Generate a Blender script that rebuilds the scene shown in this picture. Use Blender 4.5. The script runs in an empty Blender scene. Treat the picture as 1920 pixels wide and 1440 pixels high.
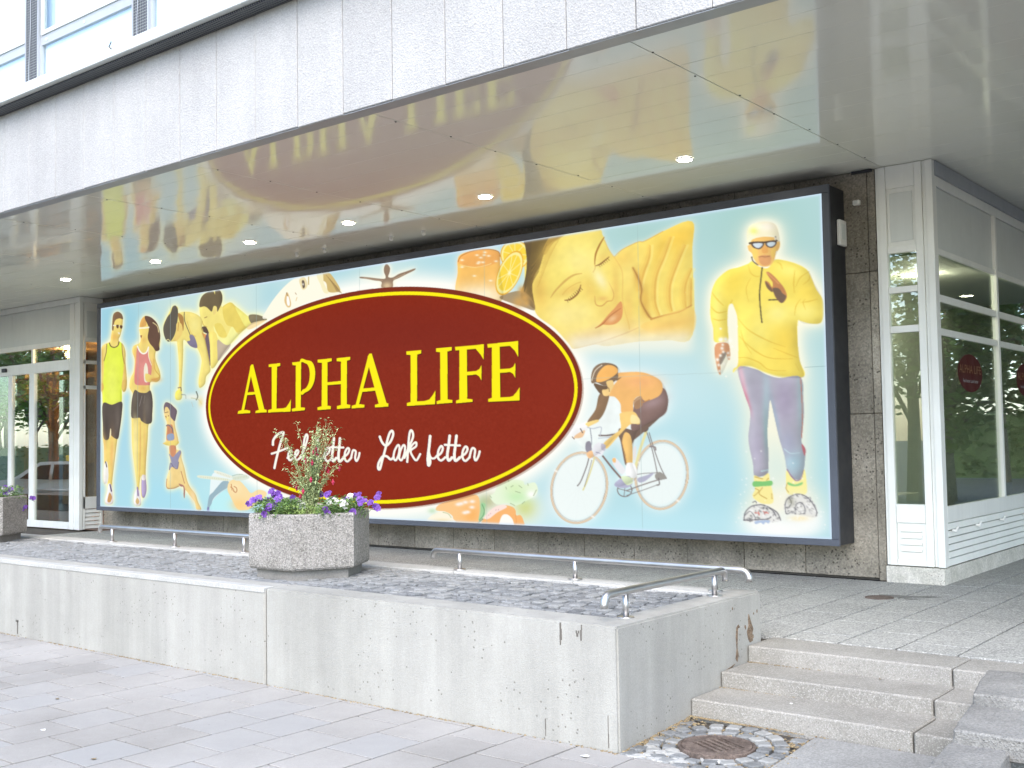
import bpy, bmesh, math, random
import numpy as np
from mathutils import Vector, Matrix
random.seed(7); np.random.seed(7)
R = math.radians
scene = bpy.context.scene
C = scene.collection

# ================================================================ camera
cd = bpy.data.cameras.new('camera'); cam = bpy.data.objects.new('camera', cd); C.objects.link(cam); scene.camera = cam
YAW, PITCH, ROLL = -0.676262798, 0.0518174494, -0.0156397053
fw = Vector((math.sin(YAW)*math.cos(PITCH), math.cos(YAW)*math.cos(PITCH), math.sin(PITCH)))
rt0 = Vector((math.cos(YAW), -math.sin(YAW), 0)); up0 = rt0.cross(fw)
rt = rt0*math.cos(ROLL)+up0*math.sin(ROLL); up = -rt0*math.sin(ROLL)+up0*math.cos(ROLL)
m = Matrix((rt, up, -fw)).transposed().to_4x4(); m.translation = (0, 0, 1.75); cam.matrix_world = m
cd.sensor_width = 36; cd.lens = 2075.25/1920*36; cd.clip_start = .05; cd.clip_end = 2000

# ================================================================ world, sun, exposure
EXPO = 1.99
w = bpy.data.worlds.new('World'); scene.world = w; w.use_nodes = True
nt = w.node_tree; nt.nodes.clear()
sky = nt.nodes.new('ShaderNodeTexSky'); sky.sky_type = 'NISHITA'; sky.sun_disc = False
SUN_EL, SUN_AZ = R(46), R(152)          # azimuth clockwise from +Y
sky.sun_elevation = SUN_EL; sky.sun_rotation = SUN_AZ; sky.air_density = 1.; sky.dust_density = 2.2; sky.ozone_density = 1.6; sky.altitude = 500
bg = nt.nodes.new('ShaderNodeBackground'); bg.inputs[1].default_value = .15
wo = nt.nodes.new('ShaderNodeOutputWorld'); nt.links.new(sky.outputs[0], bg.inputs[0]); nt.links.new(bg.outputs[0], wo.inputs[0])
sl = bpy.data.lights.new('sun', 'SUN'); so = bpy.data.objects.new('sun', sl); C.objects.link(so)
sl.energy = .85; sl.angle = R(60); sl.color = (1, .94, .86)
sd = Vector((math.sin(SUN_AZ)*math.cos(SUN_EL), math.cos(SUN_AZ)*math.cos(SUN_EL), math.sin(SUN_EL)))
so.rotation_euler = sd.to_track_quat('Z', 'Y').to_euler(); so.location = sd*40
vs = scene.view_settings; vs.view_transform = 'Standard'; vs.look = 'None'; vs.gamma = 1; vs.use_curve_mapping = False; vs.exposure = EXPO

# ================================================================ materials
def lin(c): return tuple((x/255/12.92 if x/255 <= .04045 else ((x/255+.055)/1.055)**2.4) for x in c)
class N:
    def __init__(s, name):
        s.m = bpy.data.materials.new(name); s.m.use_nodes = True; s.t = s.m.node_tree; s.t.nodes.clear()
        s.out = s.a('ShaderNodeOutputMaterial')
    def a(s, typ, **kw):
        n = s.t.nodes.new(typ)
        for k, v in kw.items(): setattr(n, k, v)
        return n
    def l(s, a, b): s.t.links.new(a, b)
    def val(s, sock, v):
        if hasattr(v, 'links'): s.l(v, sock)
        else: sock.default_value = v
    def math(s, op, a, b=0., clamp=False):
        n = s.a('ShaderNodeMath', operation=op, use_clamp=clamp); s.val(n.inputs[0], a); s.val(n.inputs[1], b); return n.outputs[0]
    def mix(s, f, a, b, mode='MIX'):
        n = s.a('ShaderNodeMix', data_type='RGBA', blend_type=mode); s.val(n.inputs[0], f)
        for k, v in ((6, a), (7, b)):
            if isinstance(v, tuple): v = tuple(v[:3])+(1,)
            s.val(n.inputs[k], v)
        return n.outputs[2]
    def pos(s, scale=(1, 1, 1)):
        g = s.a('ShaderNodeNewGeometry'); mp = s.a('ShaderNodeMapping'); mp.inputs['Scale'].default_value = scale; s.l(g.outputs['Position'], mp.inputs[0]); return mp.outputs[0]
    def noise(s, scale, detail=4., rough=.55, vec=None, out=0):
        n = s.a('ShaderNodeTexNoise'); n.inputs['Scale'].default_value = scale; n.inputs['Detail'].default_value = detail; n.inputs['Roughness'].default_value = rough
        s.l(vec or s.pos(), n.inputs['Vector']); return n.outputs[out]
    def voro(s, scale, out='Distance', feature='F1', vec=None, rnd=1.):
        n = s.a('ShaderNodeTexVoronoi', feature=feature); n.inputs['Scale'].default_value = scale; n.inputs['Randomness'].default_value = rnd; s.l(vec or s.pos(), n.inputs['Vector']); return n.outputs[out]
    def ramp(s, f, a, b, va=0., vb=1.):
        n = s.a('ShaderNodeMapRange'); s.val(n.inputs[0], f); n.inputs[1].default_value = a; n.inputs[2].default_value = b; n.inputs[3].default_value = va; n.inputs[4].default_value = vb; return n.outputs[0]
    def bw(s, c):
        n = s.a('ShaderNodeRGBToBW'); s.l(c, n.inputs[0]); return n.outputs[0]
    def rnd(s): return s.a('ShaderNodeObjectInfo').outputs['Random']
    def bump(s, h, dist=.003, strength=1.):
        n = s.a('ShaderNodeBump'); n.inputs['Strength'].default_value = strength; n.inputs['Distance'].default_value = dist; s.l(h, n.inputs['Height']); return n.outputs[0]
    def pbr(s, col, rough=.7, metal=0., normal=None, spec=.5, ior=1.5, coat=0., **kw):
        b = s.a('ShaderNodeBsdfPrincipled')
        if isinstance(col, tuple): col = tuple(col[:3])+(1,)
        s.val(b.inputs['Base Color'], col); s.val(b.inputs['Roughness'], rough); s.val(b.inputs['Metallic'], metal); b.inputs['IOR'].default_value = ior
        b.inputs['Specular IOR Level'].default_value = spec; b.inputs['Coat Weight'].default_value = coat
        for k, v in kw.items(): s.val(b.inputs[k.replace('_', ' ')], v)
        if normal is not None: s.l(normal, b.inputs['Normal'])
        s.l(b.outputs[0], s.out.inputs[0]); return b

def mineral(name, c1, c2, big=1.2, grain=90., gamt=.25, dark=None, dscale=40., dthr=.18, streak=0., rnd=0., tint=None, bumpd=.0015, rough=.85, bigamt=1., rscale=None, pale=None):
    """stone / concrete: cloudy base between c1 and c2, aggregate grain, dark pits, rain streaks, piece-to-piece variation"""
    s = N(name)
    f = s.ramp(s.noise(big, 6, .6), .35, .65)
    col = s.mix(f, c1, c2)
    vc = s.bw(s.voro(grain, 'Color'))
    g = s.ramp(vc, .15, .85, 1-gamt, 1+gamt)
    fine = s.ramp(s.noise(grain*1.7, 3), .3, .7, 1-gamt*.5, 1+gamt*.5)
    mul = s.math('MULTIPLY', g, fine)
    if streak:
        st = s.ramp(s.noise(1, 5, .6, s.pos((5, 5, .35))), .35, .7, 1-streak, 1+streak*.4); mul = s.math('MULTIPLY', mul, st)
    if rnd: mul = s.math('MULTIPLY', mul, s.ramp(s.rnd(), 0, 1, 1-rnd, 1+rnd))
    hs = s.a('ShaderNodeVectorMath', operation='SCALE'); s.l(col, hs.inputs[0]); s.l(mul, hs.inputs['Scale']); col = hs.outputs[0]
    if tint: col = s.mix(s.ramp(s.rnd(), .5, 1., 0, .6), col, tint)
    if pale: col = s.mix(s.math('MULTIPLY', s.math('GREATER_THAN', s.bw(s.voro(grain*1.3, 'Color')), .74), .6), col, pale)
    h = s.voro(grain, 'Distance')
    if dark:
        d = s.math('LESS_THAN', s.voro(dscale, 'Distance'), dthr)
        nn = s.math('GREATER_THAN', s.noise(dscale*.13, 2), .52)
        d = s.math('MULTIPLY', d, nn); col = s.mix(s.math('MULTIPLY', d, .75), col, dark)
        h = s.math('ADD', h, s.math('MULTIPLY', d, -1.5))
    s.pbr(col, s.ramp(s.noise(9, 3), .3, .7, rough-.08, rough+.08), normal=s.bump(h, bumpd, .8))
    return s.m

def paint(name, c, rough=.4, var=.06, spec=.5, ior=1.5, coat=0., bumpd=0., metal=0.):
    s = N(name); f = s.ramp(s.noise(2.5, 5), .3, .7, 1-var, 1+var*.5); f2 = s.ramp(s.noise(1, 4, .6, s.pos((14, 14, 1.2))), .4, .75, 1, 1-var)
    hs = s.a('ShaderNodeVectorMath', operation='SCALE'); hs.inputs[0].default_value = c[:3]; s.l(s.math('MULTIPLY', f, f2), hs.inputs['Scale'])
    nrm = s.bump(s.noise(60, 2), bumpd, 1.) if bumpd else None
    s.pbr(hs.outputs[0], s.ramp(s.noise(6, 3), .3, .7, rough*.85, rough*1.15), metal, nrm, spec, ior, coat); return s.m

MT = {}
MT['concrete'] = mineral('cast_concrete', (.30, .296, .268), (.362, .357, .327), 1.1, 160, .06, (.13, .12, .10), 24, .145, .15, .02, None, .0016, .85)
MT['concrete_edge'] = mineral('worn_concrete_edge', (.36, .36, .34), (.44, .44, .42), 3, 110, .12, (.25, .23, .2), 40, .14, 0, .03, None, .002, .85)
MT['step'] = mineral('speckled_step_stone', (.215, .208, .186), (.285, .276, .25), 2.4, 130, .13, (.17, .16, .15), 55, .2, .06, .06, None, .002, .8, pale=(.40, .395, .37))
MT['rough'] = mineral('rough_grey_stone', (.165, .163, .152), (.235, .232, .216), 3, 120, .2, (.08, .08, .075), 45, .17, 0, 0, None, .004, .85)
MT['paver'] = mineral('pale_concrete_paver', (.262, .250, .230), (.345, .330, .307), .9, 230, .08, (.15, .145, .14), 11, .07, 0, .075, (.27, .272, .27), .0008, .8)
MT['paver_dark'] = mineral('grey_speckled_paver', (.21, .212, .205), (.27, .272, .262), 1.6, 110, .18, (.18, .18, .17), 50, .14, 0, .06, None, .001, .82)
MT['terrace'] = mineral('exposed_aggregate_slab', (.245, .25, .236), (.32, .324, .305), .8, 85, .24, (.20, .20, .19), 60, .2, 0, .05, None, .0012, .8, pale=(.62, .62, .58))
MT['joint'] = mineral('dark_joint_sand', (.045, .04, .034), (.09, .078, .06), 6, 160, .3)
MT['sett'] = mineral('granite_sett', (.155, .163, .168), (.235, .242, .243), 5, 110, .16, None, 40, .1, 0, .22, (.25, .25, .235), .003, .85)
MT['sett_pale'] = mineral('worn_granite_sett', (.15, .158, .163), (.24, .248, .245), 7, 90, .14, None, 40, .1, 0, .2, (.33, .33, .31), .003, .65)
MT['facade'] = mineral('white_aggregate_panel', (.375, .370, .357), (.425, .42, .405), .9, 75, .08, None, 40, .1, .06, .03, None, .004, .85)
MT['tuff'] = mineral('brown_porous_stone', (.20, .18, .14), (.34, .308, .25), 1.7, 60, .22, (.045, .04, .03), 22, .22, .12, .16, None, .004, .85)
MT['planter'] = mineral('washed_pebble_concrete', (.22, .208, .186), (.285, .27, .247), 2, 92, .30, (.09, .08, .07), 75, .30, 0, 0, None, .006, .8, pale=(.42, .40, .37))
MT['planter_base'] = mineral('planter_foot_concrete', (.17, .165, .15), (.23, .22, .20), 3, 120, .12)
MT['plinth'] = mineral('plinth_stone', (.45, .44, .38), (.60, .58, .52), 5, 80, .16, (.2, .18, .15), 40, .2)
MT['soil'] = mineral('potting_soil', (.03, .022, .015), (.06, .045, .03), 10, 60, .5)
MT['asphalt'] = mineral('asphalt', (.05, .05, .052), (.075, .075, .075), .3, 120, .2)
MT['moss'] = mineral('dry_moss_and_dirt', (.16, .11, .055), (.26, .21, .12), 20, 200, .4)
MT['rust'] = mineral('rust_stain', (.10, .06, .035), (.20, .15, .10), 14, 120, .4)
MT['crack'] = paint('crack_shadow', (.12, .11, .095), .9)
MT['white'] = paint('white_lacquered_frame', (.82, .83, .78), .35, .05)
MT['panelgrey'] = paint('pale_infill_panel', (.66, .69, .66), .4, .04)
MT['sill'] = paint('pale_sill_metal', (.60, .63, .60), .4, .04)
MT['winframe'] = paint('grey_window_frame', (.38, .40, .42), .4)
MT['glare_blind'] = paint('white_sky_glare_blind', (.90, .90, .93), .8, .02)  # white blind whose colour also stands in for reflected sky glare
MT['boxdark'] = paint('anthracite_sheet_metal', (.018, .021, .027), .42, .08)
MT['boxfront'] = paint('slate_grey_trim', (.085, .095, .12), .4, .08)
MT['steel'] = paint('brushed_stainless_steel', (.55, .54, .53), .40, .08, metal=1.)
MT['iron'] = mineral('rusty_cast_iron', (.075, .055, .045), (.15, .115, .095), 14, 120, .35, None, 40, .1, 0, 0, None, .003, .7)
MT['ironbars'] = mineral('worn_iron_bars', (.11, .08, .065), (.17, .135, .11), 14, 120, .3)
MT['hole'] = paint('drain_shaft', (.012, .01, .01), .9)
MT['dark'] = paint('dark_plastic', (.02, .02, .025), .4)
MT['sensor'] = paint('white_plastic', (.78, .78, .74), .4)
MT['wood'] = paint('honey_wood', (.40, .20, .07), .45, .15)
MT['room'] = paint('interior_wall', (.55, .57, .49), .7)
MT['roomfloor'] = paint('interior_floor', (.16, .10, .07), .4)
MT['maroon'] = paint('maroon_sticker', (.07, .010, .008), .6, spec=.2)
MT['stickergold'] = paint('ochre_lettering', (.22, .09, .02), .4)
MT['stickerwhite'] = paint('white_lettering', (.4, .4, .4), .4)
MT['carpaint'] = paint('pale_car_paint', (.66, .66, .62), .18, .02, coat=.5)
MT['carglass'] = paint('tinted_car_glass', (.03, .035, .04), .08, .02)
MT['rubber'] = paint('tyre_rubber', (.02, .02, .02), .8)
MT['yellow'] = paint('taxi_sign_yellow', (.75, .50, .04), .4)
MT['red'] = paint('tail_light_red', (.45, .02, .02), .25)
MT['paper'] = paint('white_paper', (.8, .8, .78), .8)
MT['bark'] = mineral('bark', (.09, .07, .05), (.15, .12, .09), 6, 40, .3)

def leafmat(name, c1, c2, rough=.5, trans=.25):
    s = N(name); col = s.mix(s.ramp(s.noise(35, 2), .3, .7), c1, c2)
    b = s.a('ShaderNodeBsdfPrincipled'); s.l(col, b.inputs['Base Color']); b.inputs['Roughness'].default_value = rough
    t = s.a('ShaderNodeBsdfTranslucent'); s.l(col, t.inputs[0]); mx = s.a('ShaderNodeMixShader'); mx.inputs[0].default_value = trans
    s.l(b.outputs[0], mx.inputs[1]); s.l(t.outputs[0], mx.inputs[2]); s.l(mx.outputs[0], s.out.inputs[0]); return s.m
MT['leaf'] = leafmat('petunia_leaf', (.09, .17, .045), (.20, .32, .10))
MT['leaf_pale'] = leafmat('yellow_green_leaf', (.20, .32, .07), (.36, .47, .16))
MT['fuchsia_leaf'] = leafmat('fuchsia_leaf', (.20, .28, .10), (.46, .52, .28), .5, .04)
MT['fuchsia_stem'] = leafmat('fuchsia_stem', (.26, .30, .12), (.38, .40, .20), .6, .02)
MT['purple'] = leafmat('purple_petal', (.13, .05, .30), (.22, .09, .40), .6, .3)
MT['lilac'] = leafmat('lilac_petal', (.18, .07, .42), (.30, .13, .55), .6, .3)
MT['petalwhite'] = leafmat('white_petal', (.75, .75, .70), (.85, .85, .8), .6, .3)
MT['crimson'] = leafmat('crimson_petal', (.42, .02, .06), (.62, .05, .14), .5, .3)
MT['tree_leaf'] = leafmat('tree_leaf', (.09, .18, .035), (.20, .34, .08), .5, .35)
MT['tree_leaf_dark'] = leafmat('dark_tree_leaf', (.05, .11, .025), (.12, .21, .055), .5, .3)

def soffitmat():
    s = N('gloss_enamel_ceiling_panel')
    big = s.noise(.9, 2, .4, s.pos((.8, 1.4, 1))); mid = s.noise(3.2, 2, .5)
    g = s.a('ShaderNodeNewGeometry'); sx = s.a('ShaderNodeSeparateXYZ'); s.l(g.outputs['Position'], sx.inputs[0])
    wav = s.ramp(sx.outputs[0], -13, -6.5, 1., .05)          # the sheets at the left end are visibly buckled
    h = s.math('MULTIPLY', s.math('ADD', big, s.math('MULTIPLY', mid, .06)), wav)
    col = s.mix(s.ramp(s.noise(.6, 4), .35, .65), (.86, .86, .765), (.89, .89, .80))
    s.pbr(col, s.ramp(s.noise(2.2, 3), .3, .7, .06, .10), 0, s.bump(h, .035, .35), .5, 1.45)
    return s.m
MT['soffit'] = soffitmat()

def glassmat(name, tint, base, power=3.2):
    s = N(name); lw = s.a('ShaderNodeLayerWeight'); lw.inputs[0].default_value = .5
    f = s.math('ADD', s.math('MULTIPLY', s.math('POWER', lw.outputs['Facing'], power), 1-base), base, True)
    tr = s.a('ShaderNodeBsdfTransparent'); tr.inputs[0].default_value = tint+(1,); gl = s.a('ShaderNodeBsdfGlossy'); gl.inputs['Roughness'].default_value = .0; gl.inputs[0].default_value = (.95, .97, .95, 1)
    s.l(s.bump(s.noise(1.1, 1), .004, .25), gl.inputs['Normal'])
    mx = s.a('ShaderNodeMixShader'); s.l(f, mx.inputs[0]); s.l(tr.outputs[0], mx.inputs[1]); s.l(gl.outputs[0], mx.inputs[2]); s.l(mx.outputs[0], s.out.inputs[0]); return s.m
MT['glass'] = glassmat('shop_glass', (.82, .86, .79), .12)
MT['glass_door'] = glassmat('door_glass', (.80, .86, .80), .38, 2.2)
MT['glass_sky'] = glassmat('window_glass', (.9, .95, .97), .05)

def emit(name, c, st):
    s = N(name); e = s.a('ShaderNodeEmission'); e.inputs[0].default_value = tuple(c)+(1,); e.inputs[1].default_value = st; s.l(e.outputs[0], s.out.inputs[0]); return s.m
MT['lamp'] = emit('lit_lamp', (1, .92, .80), 24.)

def printmat():
    s = N('backlit_print'); a = s.a('ShaderNodeVertexColor'); a.layer_name = 'ink'
    e = s.a('ShaderNodeEmission'); s.l(a.outputs[0], e.inputs[0]); e.inputs[1].default_value = 1.02/2**EXPO
    g = s.a('ShaderNodeBsdfGlossy'); g.inputs['Roughness'].default_value = .35; g.inputs[0].default_value = (.006, .006, .006, 1)
    ad = s.a('ShaderNodeAddShader'); s.l(e.outputs[0], ad.inputs[0]); s.l(g.outputs[0], ad.inputs[1]); s.l(ad.outputs[0], s.out.inputs[0]); return s.m
MT['print'] = printmat()

def netmat():
    s = N('bird_net_over_dark_gap'); p = s.pos((1, 1, 1)); sx = s.a('ShaderNodeSeparateXYZ'); s.l(p, sx.inputs[0])
    def grid(o): return s.math('LESS_THAN', s.math('FRACT', s.math('MULTIPLY', o, 34.)), .22)
    g = s.math('MAXIMUM', grid(sx.outputs[0]), s.math('MAXIMUM', grid(sx.outputs[2]), grid(sx.outputs[1])))
    s.pbr(s.mix(g, (.035, .035, .055), (.20, .22, .20)), .8); return s.m
MT['net'] = netmat()

# ================================================================ mesh helpers
W0 = {}                                   # world position of every object's origin
class MB:
    def __init__(s): s.v = []; s.f = []
    def add(s, vs, fs):
        b = len(s.v); s.v += [tuple(p) for p in vs]; s.f += [tuple(i+b for i in f) for f in fs]; return s
    def box(s, a, b):
        x0, y0, z0 = a; x1, y1, z1 = b
        return s.add([(x0, y0, z0), (x1, y0, z0), (x1, y1, z0), (x0, y1, z0), (x0, y0, z1), (x1, y0, z1), (x1, y1, z1), (x0, y1, z1)],
                     [(0, 3, 2, 1), (4, 5, 6, 7), (0, 1, 5, 4), (1, 2, 6, 5), (2, 3, 7, 6), (3, 0, 4, 7)])
    def cbox(s, a, b, c=.006, j=0.):
        """box with every edge chamfered"""
        x0, y0, z0 = a; x1, y1, z1 = b; V = []; F = []
        cc = [min(c, (x1-x0)*.3), min(c, (y1-y0)*.3), min(c, (z1-z0)*.3)]; lo = (x0, y0, z0); hi = (x1, y1, z1); idx = {}
        for sx in (0, 1):
            for sy in (0, 1):
                for sz in (0, 1):
                    S = (sx, sy, sz); P = [hi[k] if S[k] else lo[k] for k in range(3)]
                    jj = [random.uniform(-j, j) for _ in range(3)]
                    for ax in range(3):
                        q = [P[k]+(0 if k == ax else (-cc[k] if S[k] else cc[k]))+jj[k] for k in range(3)]
                        idx[(S, ax)] = len(V); V.append(q)
        def i(sx, sy, sz, ax): return idx[((sx, sy, sz), ax)]
        F += [(i(0,0,0,0), i(0,0,1,0), i(0,1,1,0), i(0,1,0,0)), (i(1,0,0,0), i(1,1,0,0), i(1,1,1,0), i(1,0,1,0)),
              (i(0,0,0,1), i(1,0,0,1), i(1,0,1,1), i(0,0,1,1)), (i(0,1,0,1), i(0,1,1,1), i(1,1,1,1), i(1,1,0,1)),
              (i(0,0,0,2), i(0,1,0,2), i(1,1,0,2), i(1,0,0,2)), (i(0,0,1,2), i(1,0,1,2), i(1,1,1,2), i(0,1,1,2))]
        for a_, b_ in ((0, 0), (0, 1), (1, 0), (1, 1)):
            F.append((i(0,a_,b_,1), i(1,a_,b_,1), i(1,a_,b_,2), i(0,a_,b_,2))); F.append((i(a_,0,b_,0), i(a_,1,b_,0), i(a_,1,b_,2), i(a_,0,b_,2))); F.append((i(a_,b_,0,0), i(a_,b_,1,0), i(a_,b_,1,1), i(a_,b_,0,1)))
        for a_ in (0, 1):
            for b_ in (0, 1):
                for c_ in (0, 1): F.append((i(a_,b_,c_,0), i(a_,b_,c_,1), i(a_,b_,c_,2)))
        return s.add(V, F)
    def prism(s, poly, z0, z1, inset=0., zc=0.):
        n = len(poly); P = [Vector((p[0], p[1])) for p in poly]; c = sum(P, Vector((0, 0)))/n
        rings = [(z0, 0), (z1-zc, 0), (z1, inset)] if zc else [(z0, 0), (z1, 0)]
        V = []
        for z, d in rings:
            for p in P:
                q = p+(c-p).normalized()*d if d else p; V.append((q.x, q.y, z))
        F = [tuple(range(n-1, -1, -1)), tuple(range((len(rings)-1)*n, len(rings)*n))]
        for r in range(len(rings)-1):
            for k in range(n): F.append((r*n+k, r*n+(k+1) % n, (r+1)*n+(k+1) % n, (r+1)*n+k))
        return s.add(V, F)
    def tube(s, pts, r, n=10, cap=True):
        P = [Vector(p) for p in pts]; rr = r if hasattr(r, '__len__') else [r]*len(P); V = []; F = []; ref = None
        for k, p in enumerate(P):
            d = ((P[k+1]-p) if k < len(P)-1 else (p-P[k-1])); d = (d.normalized()+(p-P[k-1]).normalized()).normalized() if 0 < k < len(P)-1 else d.normalized()
            if ref is None: ref = d.orthogonal().normalized()
            a = (ref-d*ref.dot(d)).normalized(); ref = a; b = d.cross(a)
            for q in range(n): t = 2*math.pi*q/n; V.append(p+(a*math.cos(t)+b*math.sin(t))*rr[k])
        for k in range(len(P)-1):
            for q in range(n): F.append((k*n+q, k*n+(q+1) % n, (k+1)*n+(q+1) % n, (k+1)*n+q))
        if cap: F += [tuple(range(n-1, -1, -1)), tuple(range((len(P)-1)*n, len(P)*n))]
        return s.add(V, F)
    def ring(s, prof, c, n=32, close=False):
        """profile [(r, z)] turned about the vertical through c"""
        V = []; F = []; L = len(prof)
        for k in range(n):
            t = 2*math.pi*k/n
            for r, z in prof: V.append((c[0]+r*math.cos(t), c[1]+r*math.sin(t), c[2]+z))
        for k in range(n):
            k2 = (k+1) % n
            for i in range(L-1): F.append((k*L+i, k2*L+i, k2*L+i+1, k*L+i+1))
        if prof[0][0] > 1e-6 and not close: F.append(tuple(k*L for k in range(n-1, -1, -1)))
        if prof[-1][0] > 1e-6 and not close: F.append(tuple(k*L+L-1 for k in range(n)))
        return s.add(V, F)
    def quad(s, c, a, b):
        c = Vector(c); return s.add([c-a-b*.2, c+b, c+a-b*.2, c-b*1.1], [(0, 1, 2, 3)])
    def mesh(s, name, mat, off=(0, 0, 0), smooth=False):
        me = bpy.data.meshes.new(name); o = Vector(off); me.from_pydata([tuple(Vector(v)-o) for v in s.v], [], s.f)
        me.materials.append(MT[mat] if isinstance(mat, str) else mat)
        if smooth: me.polygons.foreach_set('use_smooth', [True]*len(me.polygons))
        me.update(); return me

def props(o, label=None, cat=None, group=None, kind=None):
    if label: o['label'] = label
    if cat: o['category'] = cat
    if group: o['group'] = group
    if kind: o['kind'] = kind
    return o
def link(name, me, loc, parent=None):
    o = bpy.data.objects.new(name, me); C.objects.link(o); W0[o.name] = Vector(loc)
    if parent is not None: o.parent = parent; o.location = Vector(loc)-W0[parent.name]
    else: o.location = loc
    return o
def thing(name, label, cat, loc, group=None): return props(link(name, None, loc), label, cat, group)
def part(name, mb, mat, parent, smooth=False, kind=None, label=None):
    loc = W0[parent.name]; return props(link(name, mb.mesh(name, mat, loc, smooth), loc, parent), label, kind=kind)
def solo(name, mb, mat, loc, label=None, cat=None, group=None, kind=None, smooth=False):
    return props(link(name, mb.mesh(name, mat, loc, smooth), loc), label, cat, group, kind)
def place(name, me, loc, parent, rot=0.): o = link(name, me, loc, parent); o.rotation_euler = (0, 0, rot); return o
def bent(o, ax, ay=0.): o.rotation_euler = (ax, ay, 0); return o
# ---------------------------------------------------------------- printed picture of the billboard
AW, AH = 1400, 470                      # colour samples across and down the printed sheet

def homography(src, dst):
    A = []; b = []
    for (x, y), (u, v) in zip(src, dst):
        A.append([x, y, 1, 0, 0, 0, -u*x, -u*y]); b.append(u)
        A.append([0, 0, 0, x, y, 1, -v*x, -v*y]); b.append(v)
    h = np.linalg.solve(np.array(A, float), np.array(b, float))
    return np.append(h, 1).reshape(3, 3)

# sheet corners in image pixels -> sheet sample grid
HG = homography([(190, 574), (1545, 368), (1556, 1010), (188, 950)], [(0, 0), (AW-1, 0), (AW-1, AH-1), (0, AH-1)])

def tg(pts):
    P = np.c_[np.array(pts, float), np.ones(len(pts))] @ HG.T
    return P[:, :2]/P[:, 2:]

def reg(x0, y0, s):
    return lambda pts: [(x0+a/s, y0+b/s) for a, b in pts]

def crom(pts, closed=True, n=5):
    P = np.array(pts, float); N = len(P); out = []
    rng = range(N) if closed else range(N-1)
    for i in rng:
        if closed: p0, p1, p2, p3 = P[i-1], P[i], P[(i+1) % N], P[(i+2) % N]
        else: p0, p1, p2, p3 = P[max(i-1, 0)], P[i], P[i+1], P[min(i+2, N-1)]
        for k in range(n):
            t = k/n
            out.append(.5*((2*p1)+(-p0+p2)*t+(2*p0-5*p1+4*p2-p3)*t*t+(-p0+3*p1-3*p2+p3)*t**3))
    if not closed: out.append(P[-1])
    return np.array(out)

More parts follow.
